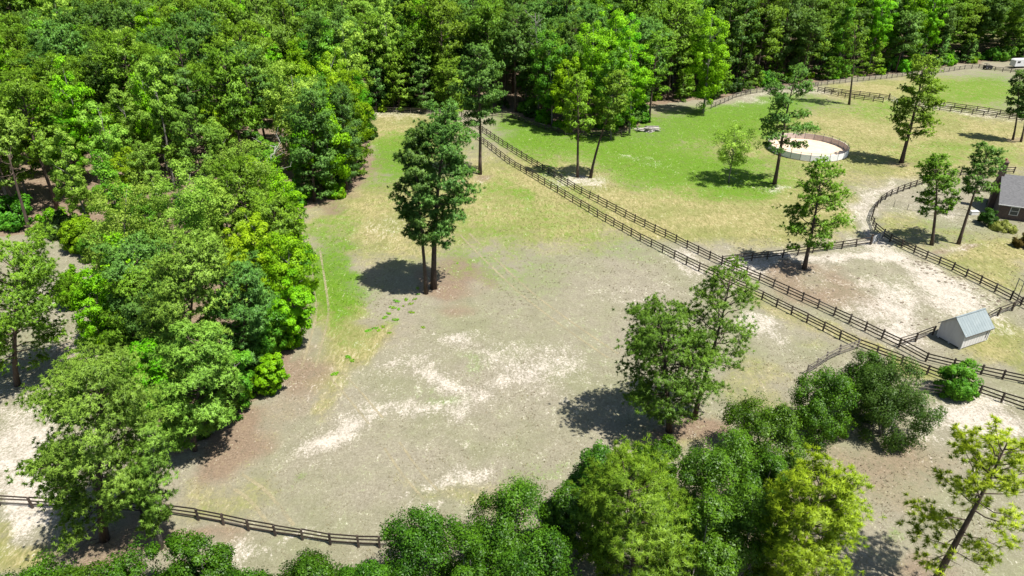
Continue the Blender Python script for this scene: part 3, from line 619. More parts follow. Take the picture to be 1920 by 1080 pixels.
# --- named trees of the left wood
W = [
 ('p', 41, 345, 745, 372, 462, 185, .2, 'pine_pale', 'broad pale pine at the heart of the left wood'),
 ('p', 42, 455, 720, 462, 500, 135, .15, 'pine_dark', 'dark pine on the paddock side of the left wood'),
 ('p', 43, 365, 845, 382, 632, 175, .15, 'pine_pale', 'wide pale pine at the near tip of the left wood'),
 ('p', 44, 520, 520, 515, 385, 120, .15, 'pine', 'rounded green pine beside the strip of bright grass'),
 ('b', 45, 545, 610, 535, 430, 110, .05, 'leaf', 'glossy green broadleaf tree bulging from the left wood towards the paddock'),
 ('b', 46, 548, 655, 552, 520, 80, .03, 'leaf_vivid', 'bright green broadleaf tree low on the wood edge by the wheel tracks'),
 ('b', 47, 190, 650, 175, 520, 100, .04, 'leaf_vivid', 'vivid green broadleaf tree on the left side of the wood by the sandy strip'),
 ('b', 48, 245, 570, 225, 330, 150, .08, 'leaf_pale', 'light green broadleaf tree above the sandy strip'),
 ('b', 49, 330, 560, 345, 300, 150, .1, 'leaf_pale', 'pale leaved broadleaf tree in the left wood behind the broad pale pine'),
 ('b', 50, 440, 480, 455, 262, 150, .1, 'leaf_pale', 'silvery pale broadleaf tree with bleached dead limbs'),
 ('b', 51, 480, 560, 478, 400, 90, .06, 'leaf_lime', 'lime green broadleaf tree between two pines of the left wood'),
 ('p', 52, 590, 378, 585, 172, 105, .1, 'pine_dark', 'dark pine at the inner corner of the left wood'),
 ('p', 53, 650, 356, 640, 165, 90, .12, 'pine_dark', 'dark pine jutting out beside the reddish bare soil'),
 ('b', 54, 668, 318, 650, 130, 90, .1, 'leaf', 'fresh green broadleaf tree on the wood edge above the reddish soil'),
 ('b', 55, 560, 330, 545, 118, 120, .12, 'leaf_pale', 'pale green broadleaf tree behind the dark corner pines'),
 ('b', 56, 400, 812, 405, 690, 90, .03, 'olive', 'dull olive tree at the near foot of the left wood'),
 ('b', 57, 505, 735, 508, 670, 62, .0, 'leaf', 'low bright bush tree at the wood edge by the reddish soil'),
 ('b', 150, 480, 690, 482, 570, 100, .04, 'leaf_deep', 'deep green broadleaf tree between the near tip and the paddock side of the wood'),
 ('b', 151, 432, 775, 436, 668, 95, .04, 'leaf_deep', 'deep green broadleaf tree low beside the wide pale pine'),
 ('b', 152, 290, 775, 285, 640, 120, .05, 'leaf', 'fresh green broadleaf tree between the huge lower left pine and the wood'),
 ('p', 153, 250, 690, 262, 520, 120, .12, 'pine', 'green pine between the sandy strip and the broad pale pine'),
 ('p', 154, 706, 206, 704, 120, 62, .04, 'pine_dark', 'low branched pine at the left of the far paddock end'),
 ('p', 155, 748, 207, 750, 104, 66, .05, 'pine', 'low branched pine behind the small bright bush at the far paddock end'),
 ('p', 156, 795, 208, 792, 112, 66, .04, 'pine_dark', 'low branched pine in the middle of the far paddock end'),
 ('p', 157, 838, 207, 842, 96, 64, .05, 'pine', 'low branched pine where the lane meets the far forest'),
 ('b', 58, 150, 470, 148, 412, 70, .0, 'leaf_lime', 'lime yellow bush tree at the top of the sandy strip'),
 ('b', 59, 135, 575, 128, 505, 60, .0, 'leaf', 'yellowish green bush tree on the sandy strip'),
]
for k, sd, u, v, ut, vt, wp, cb, mt, lb in W:
    if k == 'p': hero_pine(sd, u, v, ut, vt, wp, cb, lb, mat=mt, nb=52 if v > 300 else 40, pads=5 if v > 300 else 4, per_pad=11 if v > 300 else 9, n_needle=(15 if v > 450 else 11 if v > 300 else 8), ln=.42 if v > 300 else .55, wd=(.075 if v > 450 else .10 if v > 300 else .16), peak=.4 if cb > .06 else .22, top=.9 if cb > .06 else .4)
    else: hero_leaf(sd, u, v, ut, vt, wp, cb, lb, mat=mt, clumps=120, per=165 if v > 450 else 125, size=.25 if v > 450 else .37, fill=.3, cr=.24)

# --- bright broadleaf group at the centre forest edge
for sd, u, v, ut, vt, wp, mt, lb in (
 (61, 1070, 250, 1065, 110, 75, 'leaf', 'bright green broadleaf tree at the left end of the group beyond the lane'),
 (62, 1105, 240, 1112, 28, 95, 'leaf_vivid', 'tallest fresh green broadleaf tree in the group behind the sandy patch'),
 (63, 1145, 262, 1150, 92, 75, 'leaf_deep', 'grey trunked broadleaf tree behind the leaning slim pine'),
 (64, 1180, 250, 1185, 60, 80, 'leaf_vivid', 'bright broadleaf tree above the log pile'),
 (65, 1035, 236, 1030, 60, 80, 'leaf_deep', 'dark green broadleaf tree over the shaded fence'),
 (66, 1148, 225, 1160, 14, 85, 'leaf_vivid', 'light green broadleaf tree at the back of the group behind the sandy patch')):
    hero_leaf(sd, u, v, ut, vt, wp, .12, lb, mat=mt, clumps=110, per=140, size=.39, fill=.3, cr=.24)

# --- evergreen shrubs along the bottom
SH = [
 (71, 1655, 815, 152, 672, 'olive', 'large grey green shrub by the pale sand at the right', 9),
 (72, 1625, 765, 130, 650, 'holly', 'green shrub crowding the lane fence corner behind the large grey green one', 6),
 (73, 1525, 812, 135, 682, 'holly', 'dark glossy rounded shrub left of the large grey green one', 7),
 (74, 1430, 880, 165, 757, 'holly', 'low dark shrub below the pair of paddock pines', 7),
 (75, 1330, 1000, 185, 797, 'holly', 'broad dark shrub right of the bottom middle longleaf pine', 8),
 (76, 1105, 1000, 135, 832, 'holly', 'dark shrub half hidden on the left of the bottom middle longleaf pine', 7),
 (77, 960, 1085, 225, 905, 'holly', 'broad glossy shrub at the bottom middle of the paddock edge', 9),
 (78, 790, 1115, 180, 962, 'holly', 'glossy shrub at the right end of the lower left fence', 8),
 (79, 1010, 1190, 200, 1000, 'holly', 'shrub at the bottom edge in front of the broad glossy one', 7),
 (80, 590, 1150, 200, 1048, 'holly', 'low bright shrub below the lower left fence', 8),
 (81, 395, 1125, 140, 1008, 'holly', 'peaked bright shrub below the bare soil at lower left', 8),
 (82, 245, 1150, 175, 1040, 'holly', 'bright shrub under the narrow grey trunked pine', 8),
 (83, 80, 1165, 200, 1062, 'holly', 'bright shrub in the lower left corner', 8),
 (94, 880, 1180, 170, 1015, 'holly', 'glossy shrub at the bottom edge between the two broad glossy shrubs', 8),
 (95, 700, 1190, 140, 1058, 'holly', 'glossy shrub at the bottom edge right of the low bright shrub', 7),
 (96, 480, 1195, 150, 1072, 'holly', 'bright shrub at the bottom edge right of the peaked one', 7),
 (97, 160, 1200, 160, 1072, 'holly', 'bright shrub at the bottom edge near the lower left corner', 7),
 (98, 1290, 1130, 150, 920, 'holly', 'dark shrub tucked right behind the bottom middle longleaf pine', 7),
 (160, 1055, 1040, 120, 905, 'holly', 'dark shrub closing the gap left of the bottom middle longleaf pine', 6),
 (158, 1230, 900, 90, 830, 'holly', 'small dark shrub at the foot of the big round paddock pine', 5),
 (159, 1420, 960, 120, 850, 'holly', 'dark shrub filling the row right of the broad dark one', 6),
 (84, 1370, 1090, 160, 900, 'holly', 'dark shrub between the two longleaf pines at the bottom', 7),
]
for sd, u, v, wp, vt, mt, lb, lo in SH:
    hero_shrub(sd, u, v, wp, height_at(G(u, v), vt), lb, lobes=lo, mat=mt, clumps=170, per=180, size=.17)
hero_shrub(85, 1790, 738, 82, 4.6, 'round green bush standing between the two lane fences', name='round_bush', mat='leaf_deep', lobes=6, clumps=100, per=150, size=.2)
hero_shrub(86, 1850, 420, 40, 3.2, 'dark clipped conical evergreen beside the house', name='clipped_evergreen', mat='thuja', lobes=5, clumps=80, per=150, size=.2)
hero_shrub(87, 1880, 430, 50, 1.9, 'pale yellow mounded shrub in front of the house', name='garden_shrub', mat='variegated', lobes=5, clumps=80, per=150, size=.18)
hero_shrub(88, 1915, 462, 38, 2.6, 'russet shrub on the lawn at the right edge', name='garden_shrub', mat='russet', lobes=5, clumps=70, per=150, size=.18)
hero_shrub(89, 1864, 388, 30, 2.4, 'dark shrub tucked against the house corner', name='garden_shrub', mat='thuja', lobes=4, clumps=70, per=150, size=.2)
hero_shrub(90, 718, 209, 24, 2.6, 'small bright bush in front of the far forest fence', name='round_bush', mat='leaf_lime', lobes=4, clumps=36, per=70, size=.3)

# --- dead wood
def bare_tree(seed, u, v, ut, vt, label, name, mat, nbr, L, r0):
    b, h, lean, _ = fit(u, v, ut, vt, 10); r = np.random.default_rng(seed)
    e = empty(name, (b[0], b[1], 0), label, 'tree')
    p = trunk_path(r, h, (lean, 0), .008); p[0, 2] = -.15; tb = MB(); tb.tube(p, r0 * (1 - .7 * np.linspace(0, 1, len(p))), 7)
    tb.build('trunk', M[mat], e, True)
    for i in range(nbr):
        t = r.uniform(.6, .99); s = on_path(p, t); a = r.random() * 6.28; l = L * r.uniform(.4, 1.1); up = r.uniform(.1, .8)
        q = MB(); d = np.array([math.cos(a), math.sin(a), up]); m_ = s + d * l * .5 + r.normal(0, .1 * l, 3); en = s + d * l + r.normal(0, .15 * l, 3)
        q.tube(np.stack([s, m_, en]), [r0 * .3, r0 * .18, .02], 4, False)
        for k in range(3):
            w_ = m_ + (en - m_) * r.random(); q.tube(np.stack([w_, w_ + unit(d + r.normal(0, .7, 3)) * l * .35]), [r0 * .1, .012], 3, False)
        q.build('branch', M[mat], e, True)
bare_tree(91, 58, 441, 14, 284, 'broken dead pine snag with dark trunk at the left edge', 'dead_tree', 'bark', 9, 2.0, .3)
bare_tree(92, 492, 440, 515, 268, 'bleached bare limbs of a dead tree among the pale leaves', 'dead_tree', 'deadwood', 12, 3.6, .16)
bare_tree(93, 1010, 215, 1005, 18, 'grey dead pine standing in the far forest above the lane', 'dead_tree', 'bark_grey', 16, 3.4, .2)

# ------------------------------------------------------------------ the wood: every tree in view an individual, the rest behind one mass
def edge_dist(x, y, poly):
    d = 1e9
    for i in range(len(poly)):
        a = np.array(poly[i]); b = np.array(poly[(i + 1) % len(poly)]); p = np.array([x, y]); ab = b - a
        t = np.clip((p - a) @ ab / (ab @ ab + 1e-9), 0, 1); d = min(d, np.linalg.norm(p - a - ab * t))
    return d
PK = dict(pads=4, per_pad=8, n_needle=9, ln=.6, wd=.17)
def pines(mat, seeds):
    r = random.Random(seeds[0]); o = []
    for sd in seeds:
        o.append(pine(sd, r.uniform(18, 25), r.uniform(4.2, 5.9), r.uniform(.3, .48), mat=mat, nb=r.randint(28, 44), peak=r.uniform(.3, .65), top=r.uniform(.3, 1.0), gap=r.uniform(0, .18), droop=r.uniform(0, .8), flat=r.uniform(.35, .55), lean=(r.gauss(0, .5), r.gauss(0, .5)), **PK))
    return o
def broads(mat, seeds, h0, h1):
    r = random.Random(seeds[0])
    return [broadleaf(sd, r.uniform(h0, h1), r.uniform(3.2, 4.9), r.uniform(.08, .2), mat=mat, clumps=r.randint(70, 110), per=130, size=.4, shape=r.choice(['oval', 'cone', 'oval']), cr=r.uniform(.22, .3), lean=(r.gauss(0, .6), r.gauss(0, .6))) for sd in seeds]
PROTO = {
 'pine_dark': pines('pine_dark', [101, 102, 103, 104, 105]), 'pine': pines('pine', [106, 107, 108, 109, 110]), 'pine_pale': pines('pine_pale', [121, 122, 123]),
 'leaf': broads('leaf', [111, 112, 113], 18, 24), 'leaf_deep': broads('leaf_deep', [114, 115], 17, 22), 'leaf_pale': broads('leaf_pale', [116, 117], 18, 22), 'leaf_lime': broads('leaf_lime', [118, 119], 16, 20),
 'young': [pine(131, 9.5, 2.7, .04, mat='pine_dark', nb=30, peak=.2, top=.2, pads=3, per_pad=8, n_needle=9, ln=.55, wd=.16), pine(132, 8, 2.6, .05, mat='pine', nb=26, peak=.2, top=.3, pads=3, per_pad=8, n_needle=9, ln=.55, wd=.16)],
 'bush': [shrub(126, 2.6, 4.2, mat='leaf_deep', clumps=70, per=90, size=.34), shrub(127, 2.4, 3.4, mat='olive', clumps=60, per=90, size=.32), shrub(128, 2.2, 3.0, mat='leaf', clumps=60, per=80, size=.32)],
}
rw = random.Random(5)
pts = []; cell = {}
def far_enough(x, y, d):
    cx, cy_ = int(x // 10), int(y // 10)
    for i in (-1, 0, 1):
        for j in (-1, 0, 1):
            for (a, b) in cell.get((cx + i, cy_ + j), ()):
                if (a - x) ** 2 + (b - y) ** 2 < d * d: return False
    return True
for tries in range(60000):
    y = rw.uniform(60, 420); x = rw.uniform(-360, 360)
    if abs(x) > .80 * y + 22: continue
    if not inside(np.array([x]), np.array([y]), FOREST)[0]: continue
    d = 6.2 if y < 170 else 5.7
    if y > 290: d = 8.5
    if not far_enough(x, y, d): continue
    if any((x - a) ** 2 + (y - b) ** 2 < (max(2.2, .75 * R)) ** 2 for a, b, R in TAKEN): continue
    if y < 330 and edge_dist(x, y, FOREST) < 1.2: continue
    cell.setdefault((int(x // 10), int(y // 10)), []).append((x, y)); pts.append((x, y))
pts.sort(key=lambda p: p[1])
def kind_for(x, y):
    left = x < -28 and y < 215
    c = value_noise(np.array([x + 500.]), np.array([y]), 17, 31)[0]
    q = rw.random()
    if left:
        lim = (.85 if (x > -74 and y < 125) else .40) + .85 * (c - .45)
        if q < lim: return rw.choice(['leaf', 'leaf', 'leaf_lime', 'leaf_pale', 'leaf_pale', 'leaf_deep', 'leaf'])
        return rw.choice(['pine', 'pine_dark', 'pine_pale', 'pine_dark', 'pine'])
    lim = .10 + .35 * max(0, c - .55)
    if q < lim: return rw.choice(['leaf', 'leaf_deep', 'leaf'])
    return rw.choice(['pine', 'pine_dark', 'pine_dark'])
behind = []; n_ind = {'pine': 0, 'leaf': 0}
for x, y in pts:
    isl = x > -74 and y < 118
    k = kind_for(x, y); fam = 'pine' if k.startswith('pine') else 'leaf'
    s = rw.uniform(.76, 1.24) * (1.0 if y > 175 else .86) * (.7 if isl else 1)
    if y > 262 or n_ind[fam] >= 296:
        behind.append((x, y, s, k)); continue
    n_ind[fam] += 1
    me = rw.choice(PROTO[k]); lf = int(x < -28 and y < 215)
    adj = {'pine': 'green', 'pine_dark': 'dark green', 'pine_pale': 'pale yellowish green', 'leaf': 'fresh green', 'leaf_deep': 'deep green', 'leaf_pale': 'pale grey green', 'leaf_lime': 'lime yellow'}[k]
    knd = 'pine' if fam == 'pine' else 'broadleaf tree'
    if isl: lb = adj + ' ' + knd + ' inside the wood beside the sandy strip'; gp = adj + ' ' + knd + 's beside the sandy strip'
    elif lf: lb = adj + ' ' + knd + ' in the mixed wood at the upper left'; gp = adj + ' ' + knd + 's of the upper left wood'
    else: lb = 'tall ' + adj + ' ' + knd + ' in the dense forest along the top'; gp = adj + ' ' + knd + 's of the far forest'
    plant('pine_tree' if fam == 'pine' else 'broadleaf_tree', me, (x, y, 0), lb, 'tree', gp, rw.uniform(0, 6.28), (s, s, s * rw.uniform(.88, 1.16)))
# understory bushes along the forest front
nbush = 0
for i in range(len(FOREST_PX) - 1):
    a = G(*FOREST_PX[i])[:2]; b = G(*FOREST_PX[i + 1])[:2]; L = np.linalg.norm(b - a); n = int(L / 1.9)
    nr = np.array([-(b - a)[1], (b - a)[0]]) / L
    for j in range(n):
        p = a + (b - a) * ((j + rw.random()) / n) + nr * rw.uniform(.8, 6.5)
        if abs(p[0]) > .78 * p[1] + 4 or rw.random() < .25: continue
        if not inside(p[:1], p[1:2], FOREST)[0]: continue
        if any((p[0] - a_) ** 2 + (p[1] - b_) ** 2 < 4 for a_, b_, R in TAKEN): continue
        s = rw.uniform(.6, 1.35); nbush += 1
        if p[1] > 120 and rw.random() < .34:
            plant('young_pine', rw.choice(PROTO['young']), (p[0], p[1], 0), 'young pine branched to the ground along the forest edge', 'tree', 'young pines along the forest edge', rw.uniform(0, 6.28), rw.uniform(.7, 1.25)); continue
        plant('understory_bush', rw.choice(PROTO['bush']), (p[0], p[1], 0), 'low bush in the shade of the forest edge', 'bush', 'understory bushes along the forest edge', rw.uniform(0, 6.28), s, ('stem', 'foliage'))
print('forest individuals', n_ind, 'behind', len(behind), 'bushes', nbush)

# the wood beyond: one mass made with geometry nodes
def far_wood(points):
    col = bpy.data.collections.new('far_wood_kinds')
    kinds = []
    for k in ('pine_dark', 'pine', 'leaf_deep', 'pine_pale'):
        tr, cr = PROTO[k][0]
        o = bpy.data.objects.new('far_wood_%d' % len(kinds), cr); col.objects.link(o); kinds.append(k)
    me = bpy.data.meshes.new('far_woodland'); me.vertices.add(len(points))
    me.vertices.foreach_set('co', np.array([(x, y, 0) for x, y, s, k in points], np.float32).ravel())
    a = me.attributes.new('size', 'FLOAT', 'POINT'); a.data.foreach_set('value', np.array([p[2] for p in points], np.float32))
    b = me.attributes.new('pick', 'INT', 'POINT'); b.data.foreach_set('value', np.array([kinds.index(p[3]) if p[3] in kinds else 2 for p in points], np.int32))
    o = link('far_woodland', me); tag(o, 'dense mass of woodland stretching away behind the forest edge', 'woodland', kind='stuff')
    ng = bpy.data.node_groups.new('scatter_trees', 'GeometryNodeTree')
    ng.interface.new_socket('Geometry', in_out='INPUT', socket_type='NodeSocketGeometry'); ng.interface.new_socket('Geometry', in_out='OUTPUT', socket_type='NodeSocketGeometry')
    gi = ng.nodes.new('NodeGroupInput'); go = ng.nodes.new('NodeGroupOutput')
    ci = ng.nodes.new('GeometryNodeCollectionInfo'); ci.inputs['Collection'].default_value = col
    ci.inputs['Separate Children'].default_value = True; ci.inputs['Reset Children'].default_value = True
    ip = ng.nodes.new('GeometryNodeInstanceOnPoints'); ip.inputs['Pick Instance'].default_value = True
    na = ng.nodes.new('GeometryNodeInputNamedAttribute'); na.data_type = 'FLOAT'; na.inputs['Name'].default_value = 'size'
    nb_ = ng.nodes.new('GeometryNodeInputNamedAttribute'); nb_.data_type = 'INT'; nb_.inputs['Name'].default_value = 'pick'
    rv = ng.nodes.new('FunctionNodeRandomValue'); rv.data_type = 'FLOAT_VECTOR'
    rv.inputs[0].default_value = (0, 0, 0); rv.inputs[1].default_value = (0, 0, 6.28)
    l = ng.links.new
    l(gi.outputs[0], ip.inputs['Points']); l(ci.outputs[0], ip.inputs['Instance']); l(nb_.outputs['Attribute'], ip.inputs['Instance Index'])
    l(na.outputs['Attribute'], ip.inputs['Scale']); l(rv.outputs[0], ip.inputs['Rotation']); l(ip.outputs[0], go.inputs[0])
    md = o.modifiers.new('scatter', 'NODES'); md.node_group = ng
far_wood(behind)

# ------------------------------------------------------------------ board fences
def box_mesh(name, size, mat, off=(0, 0, 0), bev=.0):
    b = MB(); b.box(off, size); return b.me(name, mat)
def post_mesh(name, hgt, w_, mat):
    b = MB(); b.box((0, 0, hgt / 2 - .15), (w_, w_, hgt + .3))
    h = w_ / 2; z = hgt                       # low pyramid cap
    b.add([(-h, -h, z + .002), (h, -h, z + .002), (h, h, z + .002), (-h, h, z + .002), (0, 0, z + .05)], [(0, 1, 4), (1, 2, 4), (2, 3, 4), (3, 0, 4)])
    return b.me(name, mat)
POST = post_mesh('post', 1.36, .16, M['fence']); RAIL = box_mesh('rail', (1, .045, .155), M['fence'], (.5, 0, 0))
POSTG = post_mesh('post', 1.36, .15, M['fence_grey']); RAILG = box_mesh('rail', (1, .045, .15), M['fence_grey'], (.5, 0, 0))
rf = random.Random(9)
def fence(px, label, rails=(.38, .80, 1.22), bay=2.44, grey=False, world=None, side=1, close=False):
    w_ = [np.array(p) for p in world] if world else [G(*p)[:2] for p in px]
    posts = []
    for i in range(len(w_) - 1):
        L = np.linalg.norm(w_[i + 1] - w_[i]); n = max(1, int(round(L / bay)))
        for j in range(n): posts.append(w_[i] + (w_[i + 1] - w_[i]) * j / n)
    posts.append(w_[-1])
    o = posts[0]; e = empty('board_fence', (o[0], o[1], 0), label, 'fence')
    zs = [0.0 for p in posts]
    for p in posts:
        link('post', POSTG if grey else POST, e, (p[0] - o[0], p[1] - o[1], rf.uniform(-.05, .05)), (rf.gauss(0, .03), rf.gauss(0, .03), rf.uniform(-.15, .15)))
    for i in range(len(posts) - 1):
        a, b = posts[i] - o, posts[i + 1] - o; d = b - a; L = np.linalg.norm(d); an = math.atan2(d[1], d[0])
        nx_, ny_ = -d[1] / L * .105 * side, d[0] / L * .105 * side
        for z in rails:
            dz0, dz1 = rf.gauss(0, .022), rf.gauss(0, .04)
            link('rail', RAILG if (grey or rf.random() < .13) else RAIL, e, (a[0] + nx_, a[1] + ny_, z + dz0), (rf.gauss(0, .03), -math.atan2(dz1, L), an), (L * .998, 1, 1))
    return e
LANE_L = [(864, 238), (907, 270), (955, 308), (1045, 361), (1120, 407), (1200, 452), (1310, 508), (1428, 562), (1607, 653), (1643, 667), (1737, 703), (1835, 741), (1920, 769), (1990, 790)]
LANE_R = [(865, 219), (943, 273), (1017, 319), (1090, 363), (1190, 416), (1288, 465), (1353, 497), (1423, 527), (1563, 592), (1685, 651), (1735, 678), (1838, 703), (1920, 721), (1990, 738)]
fence(LANE_L, 'long dark board fence on the near side of the grassy lane')
fence(LANE_R, 'long dark board fence on the far side of the grassy lane', side=-1)
fence([(1607, 653), (1573, 665), (1549, 677), (1530, 690), (1512, 702)], 'short weathered board fence running down from the lane corner behind the shrubs', grey=True)
fence([(1800, 738), (1762, 741), (1735, 737), (1700, 735)], 'short pale board fence under the round green bush', grey=True)
fence([(-70, 942), (0, 949), (62, 953), (125, 957), (215, 962), (320, 968), (373, 976), (420, 985), (467, 996), (517, 1005), (568, 1013), (620, 1022), (673, 1026), (712, 1027), (760, 1026)], 'dark board fence across the lower left below the paddock')
fence([(1353, 495), (1409, 489), (1467, 483), (1578, 467), (1632, 459)], 'dark board fence along the top side of the sandy corral')
fence([(1655, 444), (1668, 453), (1713, 475), (1785, 507), (1837, 533), (1894, 562), (1913, 573), (1960, 597)], 'dark board fence between the sandy corral and the house yard', side=-1)
fence([(1655, 444), (1640, 432), (1633, 414), (1638, 397), (1650, 381), (1670, 368), (1693, 359), (1740, 342), (1782, 331), (1835, 327), (1900, 325)], 'curved dark board fence sweeping round the house yard')
fence([(1685, 651), (1716, 641), (1748, 628)], 'short board fence from the lane to the grey shed')
fence([(1846, 606), (1870, 593), (1897, 583), (1913, 573)], 'short board fence from the grey shed to the yard corner')
fence([(1533, 172), (1584, 184), (1655, 193)], 'near far board fence left of the metal gate')
fence([(1683, 196), (1761, 207), (1843, 218), (1916, 227), (1980, 234)], 'near board fence of the distant lane right of the metal gate')
fence([(1545, 172), (1611, 180), (1666, 187)], 'far board fence of the distant lane left of the metal gate')
fence([(1690, 189), (1768, 200), (1852, 212), (1920, 223), (1980, 230)], 'far board fence of the distant lane beyond the bushy leaning pine')
fence([(1528, 162), (1596, 154), (1662, 148), (1710, 142), (1769, 136), (1808, 130), (1835, 128)], 'pale weathered board fence along the forest behind the distant field', grey=True)
fence([(1835, 128), (1865, 133), (1909, 138), (1980, 146)], 'dark board fence at the top right corner of the distant field')
fence([(1333, 204), (1358, 193), (1380, 183), (1407, 176), (1430, 173), (1480, 167), (1533, 163)], 'weathered board fence curving along the forest beside the bright tall tree', grey=True)
fence([(886, 217), (960, 222), (1010, 240), (1060, 254), (1110, 257), (1165, 257)], 'dark board fence in the forest shade beyond the green pasture')
fence([(640, 208), (690, 209), (770, 212), (862, 214)], 'weathered board fence at the far end of the paddock before the forest', grey=True)
# stout corner posts
for u, v, lb in ((1632, 458, 'stout dark gate post at the top corner of the sandy corral'), (1666, 187, 'stout dark post left of the distant metal gate'), (1684, 196, 'stout dark post right of the distant metal gate')):
    p = G(u, v); b = MB(); b.box((0, 0, .75), (.24, .24, 1.8)); b.box((0, 0, 1.68), (.28, .28, .06))
    tag(b.build('gate_post', M['fence'], loc=(p[0], p[1], 0)), lb, 'post')

M['steel'] = rough_mat('galvanised_steel', (0.30, 0.31, 0.32), (0.48, 0.49, 0.50), 12, 0.45, 0.05, metallic=0.6)
M['black_metal'] = rough_mat('black_painted_metal', (0.015, 0.015, 0.017), (0.04, 0.04, 0.045), 10, 0.5, 0.05)
# galvanised gate in the distant lane
def tube_gate(p0, p1, label, hgt=1.25, bars=5):
    d = p1 - p0; L = np.linalg.norm(d[:2]); e = empty('metal_gate', (p0[0], p0[1], 0), label, 'gate', rz=math.atan2(d[1], d[0]))
    for k in range(bars):
        z = .15 + (hgt - .15) * k / (bars - 1); b = MB(); b.tube([(0.1, 0, z), (L - .1, 0, z)], .035, 6); b.build('bar', M['steel'], e, True)
    for x in (.1, L / 2, L - .1):
        b = MB(); b.tube([(x, 0, .1), (x, 0, hgt)], .045, 6); b.build('upright', M['steel'], e, True)
tube_gate(G(1668, 187), G(1683, 195), 'galvanised metal gate between the two distant lane fences')
tube_gate(G(1634, 458), G(1655, 446), 'galvanised metal gate at the top corner of the sandy corral')
# wire fence in the yard
def wire_fence(px, label, hgt=1.2):
    w_ = [G(*p)[:2] for p in px]; o = w_[0]; e = empty('wire_fence', (o[0], o[1], 0), label, 'fence'); posts = []
    for i in range(len(w_) - 1):
        L = np.linalg.norm(w_[i + 1] - w_[i]); n = max(1, int(round(L / 3.0)))
        posts += [w_[i] + (w_[i + 1] - w_[i]) * j / n for j in range(n)]
    posts.append(w_[-1])
    pm = MB(); pm.tube([(0, 0, -.1), (0, 0, hgt)], .035, 6); pm = pm.me('post', M['black_metal'])
    for p in posts: link('post', pm, e, (p[0] - o[0], p[1] - o[1], 0))
    for z in (.15, .4, .65, .9, 1.15):
        b = MB(); b.tube([(p[0] - o[0], p[1] - o[1], z) for p in posts], .012, 4, False); b.build('wire', M['black_metal'], e)
wire_fence([(1650, 382), (1701, 394), (1771, 402), (1815, 406)], 'thin black wire fence across the house yard')
# tall steel gate frame at the right edge
e0 = G(1895, 563); e1 = G(1913, 577)
e = empty('yard_goalpost', (e0[0], e0[1], 0), 'tall thin dark posts at the corral corner by the right edge', 'post')
for k, (q, hh_) in enumerate(((e0, 3.4), (e0 + (e1 - e0) * .5, 3.4))):
    b = MB(); b.tube([(q[0] - e0[0], q[1] - e0[1], -.1), (q[0] - e0[0], q[1] - e0[1], hh_)], .05, 8); b.build('post', M['black_metal'], e, True)
b = MB(); b.tube([(0, 0, 3.36), ((e1 - e0)[0] * .5, (e1 - e0)[1] * .5, 3.36)], .04, 8); b.build('crossbar', M['black_metal'], e, True)

# ------------------------------------------------------------------ round pen
def round_pen():
    c = (G(1440, 277) + G(1587, 286)) / 2; c = G(1513, 281); R = 8.35
    e = empty('round_pen', (c[0], c[1], 0), 'round riding pen with low white panels and sand inside', 'pen')
    m, t, out = new_mat('pen_panel')
    geo = N(t, 'ShaderNodeNewGeometry'); f = noise(t, 1.2, 5, .65, geo.outputs['Position'])
    p = N(t, 'ShaderNodeBsdfPrincipled'); p.inputs['Roughness'].default_value = .55
    t.links.new(mixc(t, f, (0.62, 0.62, 0.63), (0.72, 0.72, 0.71)), p.inputs['Base Color']); t.links.new(p.outputs[0], out.inputs[0])
    panel_in = rough_mat('pen_panel_inner', (0.52, 0.42, 0.37), (0.66, 0.57, 0.52), 2.0, 0.8, .1)
    steel = rough_mat('pen_steel', (0.09, 0.09, 0.10), (0.17, 0.17, 0.18), 8, .5, .05)
    sand = rough_mat('arena_sand', (0.62, 0.47, 0.33), (0.74, 0.58, 0.43), .6, 1.0, .25)
    n = 26
    V = [(0, 0, .10)] + [(R * 1.0 * math.cos(i / 64 * 6.28318), R * math.sin(i / 64 * 6.28318), .08) for i in range(64)]
    sb = MB(); sb.add(V, [(0, 1 + i, 1 + (i + 1) % 64) for i in range(64)]); sb.build('sand_floor', sand, e)
    pts_ = [(R * math.cos((i + .3) / n * 6.28318), R * math.sin((i + .3) / n * 6.28318)) for i in range(n)]
    L = math.hypot(pts_[1][0] - pts_[0][0], pts_[1][1] - pts_[0][1])
    pm = box_mesh('panel', (L - .10, .05, 1.3), m); pi_ = box_mesh('panel_lining', (L - .14, .02, 1.26), panel_in)
    po = MB(); po.tube([(0, 0, -.1), (0, 0, 1.85)], .055, 6); po = po.me('post', steel)
    rl = MB(); rl.tube([(-L / 2, 0, 0), (L / 2, 0, 0)], .03, 6); rl = rl.me('top_rail', steel)
    for i in range(n):
        a, b_ = pts_[i], pts_[(i + 1) % n]; mx, my = (a[0] + b_[0]) / 2, (a[1] + b_[1]) / 2; an = math.atan2(b_[1] - a[1], b_[0] - a[0])
        link('post', po, e, (a[0], a[1], 0)); 
        pn = link('panel', pm, e, (mx, my, .72), (0, 0, an))
        link('panel_lining', pi_, pn, (0, .045, 0))
        link('top_rail', rl, e, (mx, my, 1.72), (0, 0, an))
round_pen()

